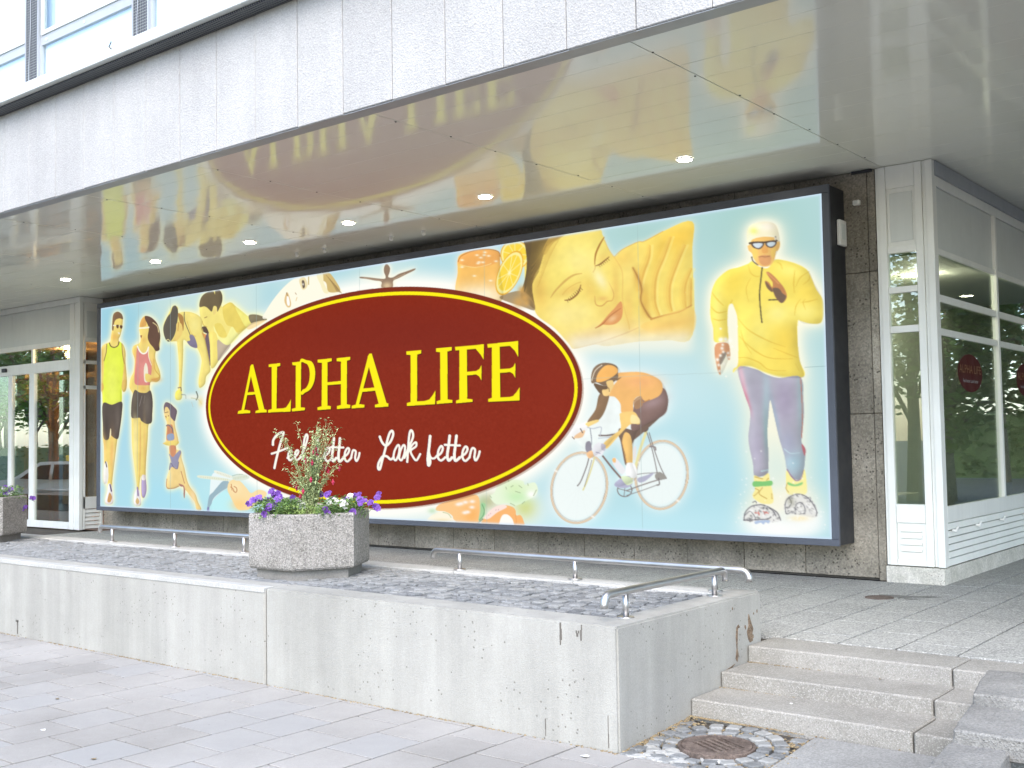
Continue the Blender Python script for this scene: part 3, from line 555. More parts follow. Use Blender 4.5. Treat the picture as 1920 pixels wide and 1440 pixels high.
    F(P3([(430, 590), (560, 560), (640, 620), (660, 700), (560, 670), (420, 620)]), (140, 112, 70), .8)
    for x, y, r in [(570, 555, 8), (590, 610, 8), (545, 640, 11), (600, 650, 6)]: B(P3([(x, y)])[0], (r, r), (206, 156, 80), .9)
    # slices
    for c, rx_, ry_, rot, inner in [(P3([(520, 300)])[0], 26, 27, 0, 1), (P3([(480, 430)])[0], 20, 43, .42, 1)]:
        def el(f): return [(c[0]+f*(rx_*math.cos(t)*math.cos(rot)-ry_*math.sin(t)*math.sin(rot)), c[1]+f*(rx_*math.cos(t)*math.sin(rot)+ry_*math.sin(t)*math.cos(rot))) for t in np.linspace(0, 2*math.pi, 24, endpoint=False)]
        cut = [p for p in el(1)]
        F(el(1.04), (236, 172, 40)); F(el(.97), (252, 240, 150)); F(el(.84), (250, 214, 56))
        for k in range(9):
            t = k*2*math.pi/9+.2; e = el(.84)[int(k*24/9)]; Ln([c, e], 1.1, (254, 244, 170), smooth=False)
        B(c, (3, 4), (255, 250, 200), .9)
    F(P3([(590, 190), (640, 186), (630, 330), (600, 520), (585, 560), (606, 380), (598, 260)]), (88, 70, 40))
    # brows, lids, lashes, nose, lips
    ink = (176, 122, 50)
    for c, r, col, a, rot in [((700, 560), (16, 34), (214, 160, 66), .55, 0), ((760, 300), (18, 26), (228, 186, 78), .6, .4), ((900, 560), (26, 9), (232, 184, 86), .6, -.35), ((1060, 560), (12, 26), (236, 196, 92), .55, -.3), ((1150, 330), (14, 10), (232, 186, 86), .5, -.7), ((1240, 560), (7, 40), (232, 186, 90), .6, 0), ((1060, 880), (50, 8), (236, 200, 120), .6, -.25), ((1180, 700), (18, 10), (240, 200, 104), .6, -.5), ((960, 350), (40, 26), (255, 240, 150), .6, 0), ((1010, 720), (26, 20), (255, 236, 140), .7, 0), ((1300, 330), (26, 18), (236, 186, 80), .45, -.5), ((1450, 640), (10, 34), (214, 158, 62), .6, 0), ((1400, 480), (10, 20), (206, 150, 60), .6, 0), ((1560, 300), (10, 34), (236, 190, 70), .6, .4), ((1690, 300), (8, 34), (238, 192, 70), .6, .4), ((1600, 820), (60, 8), (228, 178, 92), .6, -.25), ((1330, 700), (10, 40), (236, 192, 96), .6, 0), ((830, 420), (22, 40), (250, 230, 110), .6, .3)]: B(P3([c])[0], r, col, a, fm, rot)
    Ln(P3([(775, 610), (810, 560), (880, 490), (940, 450), (1000, 438)]), (1.2, 3.4, 4.2, 3.4, 1.2), (204, 156, 72), .7); Ln(P3([(1092, 370), (1100, 300), (1130, 230), (1162, 178)]), (1.6, 3.4, 3.4, 1.6), (176, 122, 50))
    Ln(P3([(876, 630), (920, 622), (970, 580), (992, 520)]), (1.6, 3.2, 3.2, 1.4), (150, 104, 48)); Ln(P3([(860, 590), (900, 545), (960, 510), (990, 500)]), 1.2, (222, 180, 80))
    for k in range(9): Ln(P3([(890+k*12, 626-k*11), (900+k*13, 645-k*11)]), .9, (124, 88, 44))
    Ln(P3([(1095, 385), (1130, 372), (1165, 345), (1195, 320)]), (1.4, 3, 2.6, 1.4), (150, 104, 48))
    for k in range(6): Ln(P3([(1120+k*13, 376-k*9), (1132+k*13, 392-k*9)]), .8, (124, 88, 44))
    Ln(P3([(1092, 370), (1095, 400), (1080, 430)]), 1.6, (214, 166, 70)); Ln(P3([(1090, 600), (1098, 660), (1140, 672), (1180, 640), (1215, 632), (1225, 580), (1190, 500)]), (1, 2, 2.4, 2.4, 1.6, 1.4, .6), (206, 152, 74), .8)
    B(P3([(1130, 480)])[0], (10, 22), (255, 246, 190), .8, rot=-.5); B(P3([(1150, 620)])[0], (10, 5), (224, 170, 90), .6)
    F(P3([(1092, 830), (1130, 800), (1190, 730), (1230, 690), (1275, 640), (1290, 690), (1280, 760), (1240, 800), (1190, 810), (1140, 808)]), (224, 150, 84)); Ln(P3([(1092, 832), (1140, 806), (1200, 745), (1275, 690)]), (1, 2, 2, 1), (176, 104, 54)); B(P3([(1215, 765)])[0], (9, 5), (246, 196, 140), .9, rot=-.6)
    Ln(P3([(1165, 200), (1195, 270), (1250, 350), (1290, 440), (1290, 640), (1330, 800), (1335, 840)]), 2.2, (230, 186, 92), .6)
    Ln(P3([(1235, 318), (1290, 268), (1400, 215), (1450, 208), (1580, 140)]), 1.8, (222, 170, 72), .7)
    # fingers
    for L in [[(1490, 240), (1480, 330), (1440, 440), (1410, 560)], [(1640, 180), (1590, 320), (1530, 470), (1520, 640), (1550, 740)], [(1740, 240), (1680, 380), (1630, 520), (1625, 640), (1640, 710)], [(1785, 410), (1740, 520), (1735, 620), (1740, 690)], [(1780, 480), (1775, 600), (1775, 680)]]:
        Ln([(a-3.5, b) for a, b in P3(L)], (6, 15, 17, 9), (246, 208, 92), .45); Ln([(a-1.8, b) for a, b in P3(L)], (4, 9, 10, 6), (236, 190, 82), .45); Ln(P3(L), (1.2, 3, 4, 2), (216, 162, 66), .55); Ln([(a+4.5, b) for a, b in P3(L)], 4, (254, 238, 140), .4)
    Ln(P3([(1365, 400), (1400, 470), (1425, 550), (1420, 640), (1470, 740), (1495, 765)]), (6, 11, 9, 7, 10, 4), (218, 168, 78), .5); Ln(P3([(1365, 400), (1400, 470), (1425, 550), (1420, 640), (1470, 740), (1495, 765)]), (2, 4, 3.4, 2.4, 4, 2), (170, 118, 52), .8); Ln(P3([(1490, 770), (1600, 740), (1700, 715), (1780, 670)]), (4, 3, 3, 2), (206, 150, 70))
    Ln(P3([(940, 978), (1100, 940), (1280, 880), (1400, 830)]), (1, 2, 2, 1), (222, 180, 110)); F(P3([(1420, 830), (1500, 775), (1780, 690), (1786, 870), (1600, 900)]), (246, 202, 100), .6)
    E = S.full([tg(P3([(900, 900), (1786, 860), (1790, 1010), (930, 1010)]))]); G = np.clip(S.blur(E, 6), 0, 1)[..., None]*.75; S.c = S.c*(1-G)+np.array((250, 246, 226))/255*G
    # ---- vegetables, bottom
    B(Q5([(900, 650)])[0], (120, 44), (252, 250, 240), .9, p=3)
    B(Q5([(1480, 600)])[0], (22, 22), (204, 214, 130), .9); B(Q5([(970, 520)])[0], (20, 16), (176, 180, 130), .8); B(Q5([(890, 620)])[0], (8, 18), (150, 200, 140), .8)
    F(Q5([(250, 640), (300, 560), (480, 500), (720, 430), (830, 440), (860, 560), (840, 760), (815, 836), (520, 828), (480, 720), (380, 660)]), (252, 196, 128)); B(Q5([(740, 700)])[0], (16, 18), (250, 176, 90), .9)
    for x, y in [(600, 550), (660, 530), (755, 520), (750, 600), (650, 675), (690, 665), (560, 560)]: B(Q5([(x, y)])[0], (5, 3), (255, 244, 236), 1)
    F(Q5([(110, 800), (180, 720), (300, 660), (420, 680), (490, 760), (515, 826), (120, 812)]), (254, 246, 222)); Ln(Q5([(350, 670), (420, 690), (460, 740)]), 1.4, (190, 200, 150)); B(Q5([(330, 790)])[0], (16, 4), (250, 220, 150), .9); B(Q5([(200, 650)])[0], (8, 5), (196, 226, 190), .9)
    F(Q5([(880, 830), (940, 730), (1050, 610), (1180, 570), (1300, 590), (1350, 640), (1360, 710), (1420, 710), (1460, 790), (1440, 850), (1100, 845)]), (250, 178, 104)); F(Q5([(920, 740), (1040, 610), (1180, 565), (1230, 600), (1100, 670), (980, 760)]), (255, 226, 216)); F(Q5([(1130, 800), (1170, 710), (1240, 700), (1310, 770), (1310, 860), (1140, 850)]), (255, 252, 246)); Ln(Q5([(1350, 700), (1360, 800), (1350, 850)]), 1, (236, 150, 80))
    for x, y in [(1085, 630), (1120, 625), (1010, 680), (985, 700)]: Ln(Q5([(x, y), (x-8, y+14)]), .8, (190, 150, 160))
    F(Q5([(1000, 440), (1060, 400), (1120, 280), (1260, 220), (1440, 230), (1480, 290), (1540, 270), (1620, 260), (1660, 340), (1640, 420), (1560, 480), (1480, 520), (1430, 550), (1340, 575), (1240, 540), (1100, 560), (1030, 510)]), (232, 246, 216)); B(Q5([(1370, 450)])[0], (22, 13), (196, 236, 180), .95); B(Q5([(1340, 330)])[0], (20, 12), (212, 238, 180), .8); B(Q5([(1570, 420)])[0], (9, 7), (255, 255, 250), 1)
    for (a, b, c, d) in [(1255, 225, 1262, 245), (1220, 320, 1228, 350), (1000, 440, 1020, 470), (1520, 270, 1528, 300), (1290, 320, 1320, 300), (1400, 300, 1440, 330), (1350, 380, 1420, 400), (1640, 360, 1600, 440), (1480, 520, 1440, 550), (1340, 575, 1280, 545)]: Ln(Q5([(a, b), (c, d)]), 1.1, (150, 170, 130))
    F(Q5([(880, 540), (940, 560), (920, 640), (930, 700), (860, 780), (840, 760), (870, 640)]), (150, 206, 150), .8); Ln(Q5([(890, 560), (920, 640), (900, 720), (850, 780)]), 1.3, (90, 150, 100)); Ln(Q5([(900, 760), (820, 830)]), 1.6, (100, 120, 90))
    # ---- racing cyclist
    bike_h = [P5([(450, 240), (520, 165), (640, 190), (680, 240), (800, 230), (950, 290), (1005, 430), (960, 550), (800, 640), (760, 720), (740, 880), (770, 1000), (650, 1060), (620, 1020), (700, 920), (650, 700), (560, 770), (450, 850), (400, 800), (270, 680), (300, 620), (420, 580), (520, 400), (460, 320)])]
    bm = []
    whl = []
    for c, rx_, ry_, rot in [(P5([(357, 1069)])[0], 199/3.891, 258/3.891, .23), (P5([(951, 976)])[0], 188/3.891, 247/3.891, .10)]:
        whl.append(([(c[0]+rx_*math.cos(t)*math.cos(rot)-ry_*math.sin(t)*math.sin(rot), c[1]+rx_*math.cos(t)*math.sin(rot)+ry_*math.sin(t)*math.cos(rot)) for t in np.linspace(0, 2*math.pi, 40, endpoint=False)], c))
    S.halo(bike_h+[w[0] for w in whl], (252, 254, 250), 8, 1.3, .8)
    for w, c in whl:
        Ln(w+w[:2], 3.6, (196, 156, 116)); Ln(w+w[:2], 2.2, (232, 210, 182)); Ln([((a-c[0])*.945+c[0], (b-c[1])*.945+c[1]) for a, b in w+w[:2]], 1.0, (182, 178, 170))
        for k in range(0, 40, 3): Ln([c, w[k]], .35, (226, 232, 232), .6, smooth=False)
        for k in (5, 22): B(w[k], (4, 2), (255, 255, 250), .9, rot=.5)
    gr = (120, 112, 112)
    Ln(P5([(430, 850), (410, 920), (370, 1020), (345, 1055)]), 2, gr); Ln(P5([(470, 850), (440, 950), (410, 1030), (385, 1085)]), 2.6, (226, 216, 150)); Ln(P5([(450, 870), (425, 960), (395, 1060)]), 1, gr)
    Ln(P5([(530, 840), (600, 930), (660, 1000)]), 3.4, (124, 104, 100)); Ln(P5([(505, 690), (560, 690), (620, 680)]), 3, (110, 96, 96)); Ln(P5([(500, 710), (600, 700)]), 1.2, (170, 180, 200))
    Ln(P5([(845, 660), (800, 790), (755, 950), (740, 1000)]), 5, (232, 224, 160)); Ln(P5([(850, 670), (880, 770), (905, 880), (920, 960)]), 1.6, gr); Ln(P5([(865, 670), (900, 790), (945, 920), (985, 1000)]), 1.6, gr)
    Ln(P5([(985, 1000), (900, 1020), (780, 1060), (700, 1090)]), 2.2, (136, 126, 124)); Ln(P5([(920, 960), (830, 965), (760, 975)]), 1.2, gr); Ln(P5([(930, 1045), (820, 1085), (700, 1125)]), 1.2, gr)
    F(P5([(905, 975), (940, 955), (985, 990), (960, 1010), (915, 1010)]), (150, 146, 140)); Ln(P5([(930, 1000), (935, 1045), (915, 1050)]), 2, gr); Ln(P5([(870, 770), (905, 775), (910, 795)]), 3, (140, 130, 130))
    ring = P5([(685+52*math.cos(t), 1085+48*math.sin(t)) for t in np.linspace(0, 2*math.pi, 16)]); Ln(ring, 1.8, gr); Ln(P5([(640, 1075), (730, 1100)]), 1.2, gr); Ln(P5([(690, 1040), (680, 1130)]), 1.2, gr)
    F(P5([(800, 620), (850, 615), (862, 640), (840, 665), (790, 660)]), (90, 76, 72)); F(P5([(820, 620), (848, 620), (846, 644), (822, 642)]), (236, 236, 236))
    # body
    F(P5([(650, 640), (700, 650), (760, 690), (740, 760), (700, 830), (720, 900), (690, 900), (660, 740), (645, 690)]), (120, 96, 78)); F(P5([(690, 640), (760, 650), (800, 600), (900, 560), (975, 530), (760, 720), (730, 700)]), (110, 88, 76))
    F(P5([(775, 440), (880, 400), (965, 345), (1000, 400), (1003, 470), (975, 540), (860, 600), (780, 650), (735, 640), (750, 520)]), (128, 100, 94)); B(P5([(900, 450)])[0], (22, 10), (166, 138, 140), .8, rot=-.4)
    F(P5([(510, 390), (580, 380), (560, 480), (520, 560), (460, 600), (420, 590), (480, 500)]), (130, 100, 72))
    F(P5([(640, 240), (720, 230), (820, 232), (900, 260), (955, 300), (965, 360), (930, 410), (840, 440), (800, 405), (755, 440), (745, 530), (670, 525), (660, 460), (620, 410), (580, 400), (610, 330), (640, 290)]), (246, 184, 104)); B(P5([(800, 300)])[0], (34, 12), (246, 176, 112), .8); Ln(P5([(760, 440), (800, 410), (815, 450), (870, 430)]), 1.6, (190, 130, 70)); F(P5([(755, 440), (810, 405), (820, 470), (770, 500)]), (176, 130, 88), .8)
    F(P5([(665, 525), (760, 520), (798, 590), (790, 610), (730, 610), (640, 700), (560, 785), (535, 750), (600, 690), (660, 640), (655, 560)]), (248, 206, 118)); F(P5([(740, 540), (790, 560), (798, 600), (735, 600)]), (254, 230, 160))
    F(P5([(690, 670), (730, 690), (745, 790), (740, 900), (705, 895), (690, 820), (670, 740)]), (246, 196, 112)); Ln(P5([(668, 730), (700, 890)]), 1, (210, 150, 80))
    F(P5([(450, 260), (470, 200), (520, 166), (590, 165), (640, 190), (645, 240), (640, 280), (560, 330), (490, 305), (455, 310)]), (122, 98, 76)); F(P5([(490, 300), (500, 240), (550, 185), (600, 180), (640, 205), (635, 240), (560, 290)]), (250, 182, 92)); Ln(P5([(455, 290), (480, 220), (530, 178)]), 1.2, (250, 240, 220))
    F(P5([(470, 310), (560, 330), (640, 280), (670, 265), (640, 290), (600, 300), (570, 370), (530, 390), (500, 370)]), (104, 80, 58)); F(P5([(560, 300), (605, 290), (612, 330), (590, 370), (575, 400), (540, 400), (530, 360), (570, 350)]), (246, 206, 130)); Ln(P5([(540, 340), (575, 345), (580, 370)]), 1.2, (110, 84, 60))
    F(P5([(410, 600), (490, 575), (500, 590), (440, 620), (420, 630)]), (248, 214, 130)); F(P5([(300, 630), (360, 610), (420, 620), (410, 660), (340, 700), (305, 680)]), (244, 244, 244)); F(P5([(330, 690), (400, 650), (385, 700), (330, 710)]), (240, 196, 150)); Ln(P5([(290, 650), (285, 620), (320, 610)]), 1.6, (200, 190, 190)); Ln(P5([(370, 640), (385, 670)]), 1.6, (90, 80, 80)); Ln(P5([(310, 700), (325, 715)]), 1.4, (120, 80, 60))
    Ln(P5([(420, 630), (460, 640), (520, 630), (510, 690)]), 2, (190, 196, 206)); Ln(P5([(440, 640), (450, 740), (430, 800)]), 1.4, (120, 126, 140)); F(P5([(410, 740), (440, 735), (450, 800), (425, 820), (405, 790)]), (140, 136, 150)); F(P5([(460, 780), (500, 740), (540, 770), (525, 830), (470, 840)]), (238, 238, 244)); F(P5([(412, 820), (450, 800), (460, 840), (430, 856)]), (250, 196, 140)); F(P5([(520, 750), (550, 760), (545, 800), (520, 790)]), (196, 190, 206)); Ln(P5([(480, 810), (510, 820)]), 1, (130, 120, 160))
    F(P5([(600, 860), (625, 855), (690, 940), (660, 970), (605, 900)]), (236, 236, 240)); F(P5([(598, 860), (620, 854), (622, 884), (604, 884)]), (248, 190, 120)); F(P5([(750, 790), (770, 770), (765, 860), (750, 860)]), (230, 226, 226))
    F(P5([(700, 895), (755, 895), (775, 960), (760, 1000), (700, 980)]), (250, 252, 252)); F(P5([(612, 1040), (660, 1000), (720, 985), (740, 1040), (700, 1070), (630, 1065)]), (176, 176, 204)); F(P5([(660, 990), (720, 990), (745, 1030), (700, 1050)]), (216, 232, 190)); F(P5([(780, 1000), (840, 980), (900, 960), (835, 1020), (790, 1030)]), (176, 176, 200))
    # ---- running man in yellow, right
    m1 = Q6([(398, 170), (430, 110), (520, 88), (610, 100), (650, 160), (665, 270), (640, 350), (620, 400), (680, 415), (790, 450), (900, 510), (940, 600), (1010, 740), (1018, 860), (1000, 930), (960, 950), (850, 945), (800, 920), (800, 1100), (820, 1260), (850, 1370), (820, 1400), (640, 1390), (520, 1350), (400, 1300), (265, 1350), (300, 1290), (305, 900), (265, 790), (225, 800), (228, 1080), (240, 1200), (225, 1250), (160, 1370), (120, 1240), (105, 1000), (78, 880), (90, 680), (140, 570), (240, 490), (400, 430), (430, 380), (400, 320)])
    m2 = Q7([(120, 50), (350, 110), (605, 125), (625, 400), (620, 640), (635, 740), (620, 900), (640, 1000), (700, 1080), (720, 1200), (480, 1200), (470, 1080), (490, 860), (460, 680), (420, 520), (365, 310), (345, 620), (345, 880), (370, 1000), (430, 1230), (150, 1250), (240, 1040), (230, 880), (195, 640), (205, 380), (140, 200)])
    S.halo([m1, m2], (250, 246, 222), 13, 1.5, .95); S.halo([m1], (255, 252, 226), 5, 1.8, .9)
    Y = (250, 226, 92)
    torso = Q6([(400, 440), (430, 420), (480, 460), (560, 480), (620, 410), (700, 415), (800, 445), (880, 490), (920, 560), (960, 660), (1010, 740), (1020, 820), (1012, 900), (985, 945), (900, 945), (830, 925), (805, 925), (800, 1060), (815, 1250), (858, 1365), (820, 1398), (720, 1400), (620, 1385), (520, 1350), (440, 1312), (380, 1298), (310, 1310), (262, 1352), (270, 1320), (305, 1280), (308, 1080), (305, 900), (280, 810), (262, 775), (232, 800), (222, 900), (224, 1000), (226, 1080), (170, 1095), (110, 1090), (102, 980), (80, 870), (88, 700), (120, 600), (170, 540), (240, 490), (320, 470)])
    F(torso, Y); tm = S.full([tg(crom(torso))])
    for c, r, col, a, rot in [((300, 600), (24, 28), (250, 218, 74), .8, 0), ((450, 1000), (30, 36), (252, 238, 120), .8, 0), ((700, 1100), (26, 40), (250, 214, 74), .7, 0), ((640, 860), (24, 20), (254, 244, 140), .8, 0), ((900, 700), (24, 30), (250, 218, 80), .7, 0), ((860, 850), (26, 18), (254, 242, 130), .8, 0), ((140, 830), (10, 40), (252, 238, 120), .8, 0), ((380, 900), (20, 60), (252, 232, 100), .8, 0), ((740, 500), (22, 12), (254, 240, 120), .8, .2)]: B(Q6([c])[0], r, col, a, tm, rot)
    sh = (226, 186, 62)
    for L, w in [([(400, 450), (420, 520), (470, 550), (505, 540)], 2), ([(640, 430), (670, 450), (680, 490)], 2), ([(785, 500), (775, 600), (780, 690)], 2.4), ([(790, 640), (830, 560), (905, 510)], 2), ([(850, 620), (900, 580), (905, 540)], 2), ([(95, 680), (140, 740), (190, 790)], 2.4), ([(85, 800), (140, 850), (215, 840)], 2.4), ([(100, 900), (150, 915), (215, 905)], 2.2), ([(250, 770), (265, 745)], 4), ([(310, 900), (400, 1000), (560, 1090), (700, 1140)], 2.2), ([(320, 1050), (420, 1150), (560, 1230), (760, 1240)], 2.4), ([(310, 1230), (380, 1230), (480, 1270), (560, 1330), (700, 1340)], 2.2), ([(330, 1000), (360, 1100), (420, 1200)], 1.8), ([(830, 770), (900, 760), (970, 740)], 2.2), ([(780, 880), (790, 800), (830, 740)], 2), ([(870, 830), (850, 770), (870, 740)], 1.8), ([(600, 1150), (720, 1200), (800, 1230)], 2), ([(780, 1280), (810, 1340)], 2), ([(420, 560), (380, 650), (400, 760)], 1.6)]: Ln(Q6(L), (w*.4, w, w*.4), sh, .8)
    Ln(Q6([(265, 1350), (310, 1312), (400, 1300), (520, 1348), (640, 1385), (820, 1396)]), 2, (254, 244, 150))
    Ln(Q6([(515, 475), (505, 560), (492, 680), (495, 800), (507, 935)]), 2.2, (70, 60, 40)); Ln(Q6([(567, 747), (640, 744)]), 2.0, (50, 44, 34)); Ln(Q6([(430, 385), (440, 420), (480, 452)]), 2, (80, 70, 50))
    # head
    F(Q6([(398, 290), (415, 280), (430, 240), (520, 215), (630, 225), (640, 260), (662, 255), (664, 300), (645, 335), (632, 340), (620, 400), (590, 450), (545, 468), (490, 455), (450, 410), (430, 355), (405, 330)]), (244, 192, 104)); F(Q6([(485, 400), (505, 376), (545, 368), (580, 380), (592, 400), (576, 440), (545, 458), (505, 446)]), (226, 160, 100)); Ln(Q6([(490, 385), (515, 380), (540, 385), (580, 378)]), 2, (176, 116, 74)); Ln(Q6([(500, 405), (545, 412), (580, 400)]), 1.4, (230, 160, 100)); F(Q6([(500, 420), (560, 430), (590, 425), (570, 455), (520, 455)]), (222, 156, 96), .7)
    F(Q6([(520, 290), (560, 290), (565, 345), (540, 355), (515, 345)]), (236, 170, 88)); F(Q6([(440, 310), (480, 330), (480, 370), (450, 400), (436, 350)]), (248, 200, 96)); F(Q6([(590, 330), (630, 310), (620, 370), (600, 390)]), (250, 206, 100))
    F(Q6([(396, 250), (392, 180), (410, 135), (450, 105), (540, 88), (620, 105), (650, 150), (655, 250), (640, 240), (632, 212), (540, 208), (440, 235), (410, 280)]), (252, 244, 206)); B(Q6([(450, 165)])[0], (8, 7), (226, 232, 110), .8); B(Q6([(560, 130)])[0], (16, 8), (255, 246, 226), .9)
    Ln(Q6([(412, 270), (450, 262), (530, 262), (560, 258), (640, 250)]), 3, (70, 56, 46)); F(Q6([(425, 270), (470, 262), (530, 268), (528, 290), (500, 318), (465, 315), (438, 300)]), (76, 62, 54)); F(Q6([(440, 276), (480, 268), (520, 272), (516, 290), (495, 308), (465, 306)]), (206, 218, 226)); F(Q6([(545, 268), (590, 250), (636, 256), (630, 285), (600, 308), (570, 305), (550, 290)]), (76, 62, 54)); F(Q6([(556, 272), (590, 260), (626, 264), (620, 284), (598, 298), (572, 296)]), (206, 222, 230)); Ln(Q6([(628, 215), (634, 250)]), 2, (80, 64, 50))
    B(Q6([(628, 232)])[0], (2, 3), (255, 255, 240), 1)
    # hands
    F(Q6([(548, 515), (570, 512), (615, 550), (650, 590), (690, 640), (715, 700), (710, 740), (680, 772), (650, 760), (620, 720), (600, 670), (560, 640), (538, 610), (540, 585), (570, 600), (595, 640), (600, 600), (570, 555)]), (196, 128, 76)); F(Q6([(600, 650), (650, 650), (680, 690), (712, 720), (680, 772), (648, 755), (620, 715)]), (112, 88, 70)); F(Q6([(540, 590), (570, 620), (600, 665), (590, 680), (550, 640)]), (120, 90, 66)); Ln(Q6([(555, 518), (600, 560), (650, 610)]), 1.6, (232, 160, 96))
    F(Q6([(120, 1120), (170, 1100), (225, 1110), (240, 1160), (240, 1240), (222, 1240), (205, 1190), (180, 1230), (160, 1290), (160, 1370), (140, 1350), (125, 1280), (112, 1190)]), (216, 150, 104)); F(Q6([(150, 1220), (190, 1180), (210, 1200), (160, 1290)]), (120, 110, 100), .8)
    rr = np.random.RandomState(5)
    for x, y, r in [(170, 1075, 4), (205, 1075, 4), (240, 1085, 4), (260, 1135, 2), (165, 985, 2), (180, 1120, 2.4), (175, 1150, 3), (185, 1180, 2.6), (160, 1210, 2.6), (225, 1190, 2.6), (230, 1225, 2.6), (135, 1245, 3), (145, 1290, 2.6), (150, 1340, 2.4), (190, 1280, 1.8), (205, 1385, 1.6), (160, 1080, 3)]: B(Q6([(x, y)])[0], (r, r), (255, 253, 240), 1)
    # legs
    lg = Q7([(118, 50), (250, 60), (340, 105), (440, 132), (603, 125), (622, 300), (625, 420), (612, 560), (606, 640), (634, 690), (632, 745), (620, 850), (590, 925), (555, 930), (510, 900), (488, 850), (470, 740), (430, 600), (395, 430), (365, 305), (350, 430), (340, 560), (345, 700), (345, 840), (335, 885), (290, 905), (235, 900), (225, 800), (200, 680), (192, 590), (205, 480), (206, 380), (160, 240)])
    F(lg, (172, 172, 186)); lm = S.full([tg(crom(lg))])
    for c, r, col, a, rot in [((330, 300), (8, 46), (168, 206, 214), .9, 0), ((330, 560), (5, 40), (156, 200, 200), .9, 0), ((400, 420), (5, 40), (150, 180, 196), .8, -.2), ((600, 300), (7, 60), (170, 200, 206), .9, 0), ((480, 300), (22, 50), (160, 150, 176), .9, 0), ((260, 250), (18, 40), (164, 160, 178), .9, 0), ((545, 800), (24, 26), (160, 192, 206), 1, 0), ((260, 680), (14, 50), (170, 164, 186), .9, 0), ((150, 130), (5, 40), (214, 176, 190), .9, -.2), ((180, 290), (4, 26), (206, 120, 140), .8, -.3), ((500, 640), (16, 24), (152, 156, 180), .8, 0)]: B(Q7([c])[0], r, col, a, lm, rot)
    Ln(Q7([(603, 130), (612, 300), (614, 450), (606, 600)]), 1.4, (216, 120, 100)); F(Q7([(606, 650), (634, 690), (630, 745), (612, 700)]), (206, 110, 120)); Ln(Q7([(470, 690), (520, 725), (590, 720)]), 1.6, (180, 206, 216)); Ln(Q7([(290, 865), (340, 855)]), 3, (190, 216, 226)); Ln(Q7([(490, 850), (520, 900), (560, 940), (600, 920), (618, 860)]), 1.8, (150, 110, 140))
    # boots, snowshoes, snow
    F(Q7([(232, 900), (290, 915), (345, 880), (356, 950), (372, 1010), (378, 1110), (300, 1120), (230, 1080), (220, 1050), (240, 1000)]), (250, 236, 150)); F(Q7([(228, 945), (300, 945), (368, 940), (370, 975), (300, 982), (228, 985)]), (120, 196, 110)); F(Q7([(485, 860), (520, 910), (560, 945), (600, 925), (625, 850), (640, 950), (636, 1040), (560, 1050), (490, 1040), (480, 960)]), (250, 240, 150)); F(Q7([(495, 950), (550, 968), (608, 950), (600, 972), (550, 984), (500, 972)]), (136, 204, 120))
    for L in [[(240, 1000), (270, 1020), (230, 1060)], [(300, 990), (270, 1040), (330, 1080)], [(345, 920), (330, 935)], [(368, 1040), (370, 1080)], [(490, 960), (480, 1000), (500, 1030)], [(240, 910), (300, 925)]]: Ln(Q7(L), 1.2, (180, 140, 60))
    B(Q7([(430, 1320)])[0], (72, 22), (255, 255, 253), .95, p=3); B(Q7([(640, 1240)])[0], (32, 26), (252, 254, 252), .9, p=3); B(Q7([(280, 1230)])[0], (36, 20), (253, 254, 252), .9, p=3); B(Q7([(560, 1150)])[0], (26, 24), (246, 246, 240), .9)
    sh1 = Q7([(150, 1255), (160, 1190), (210, 1135), (290, 1122), (350, 1145), (410, 1190), (438, 1250), (340, 1268), (240, 1262)]); sh2 = Q7([(462, 1150), (490, 1075), (560, 1040), (630, 1055), (690, 1105), (722, 1180), (706, 1228), (620, 1215), (540, 1200), (480, 1200)])
    for shp in (sh1, sh2):
        F(shp, (228, 228, 224), .9); P_ = np.array(shp); ms_ = S.full([tg(crom(shp))]); x0, y0 = P_.min(0); x1, y1 = P_.max(0)
        for k in range(150):
            g0 = rr.uniform(x0, x1); g1 = rr.uniform(y0, y1); v_ = rr.choice([80, 110, 150, 255, 255, 240]); B((g0, g1), (rr.uniform(.7, 3.2), rr.uniform(.6, 1.8)), (v_, v_, v_+4 if v_ < 250 else 255), rr.uniform(.4, .9), ms_, rr.uniform(-1, 1))
    for L, w in [([(150, 1250), (160, 1190), (210, 1140), (290, 1128), (350, 1150), (410, 1190), (435, 1250)], 2.4), ([(150, 1250), (230, 1245), (330, 1240), (360, 1222)], 2.4), ([(160, 1210), (200, 1180), (240, 1240), (180, 1250)], 1.8), ([(220, 1110), (240, 1100), (250, 1115)], 2), ([(470, 1130), (490, 1080), (560, 1045), (630, 1060), (680, 1110), (715, 1180), (710, 1215)], 2.2), ([(470, 1130), (480, 1200), (520, 1180)], 1.8), ([(550, 1200), (555, 1130), (590, 1110), (620, 1140), (625, 1190), (590, 1195)], 2), ([(500, 1070), (520, 1110), (500, 1150)], 2.6), ([(640, 1080), (670, 1070), (660, 1110)], 1.4), ([(540, 1150), (580, 1180)], 1.4), ([(350, 1155), (380, 1180), (400, 1220)], 2.4)]: Ln(Q7(L), w*.75, (92, 92, 100), .9)
    for L in [[(235, 1190), (270, 1195)], [(300, 1180), (340, 1195)], [(310, 1200), (330, 1185)], [(262, 1180), (270, 1210)]]: Ln(Q7(L), 1.4, (216, 110, 100))
    F(Q7([(240, 1255), (345, 1250), (340, 1275), (320, 1265), (300, 1282), (280, 1268), (240, 1280)]), (176, 196, 226)); B(Q7([(580, 1235)])[0], (18, 5), (252, 236, 190), .9); B(Q7([(520, 1100)])[0], (7, 9), (140, 140, 120), .6)
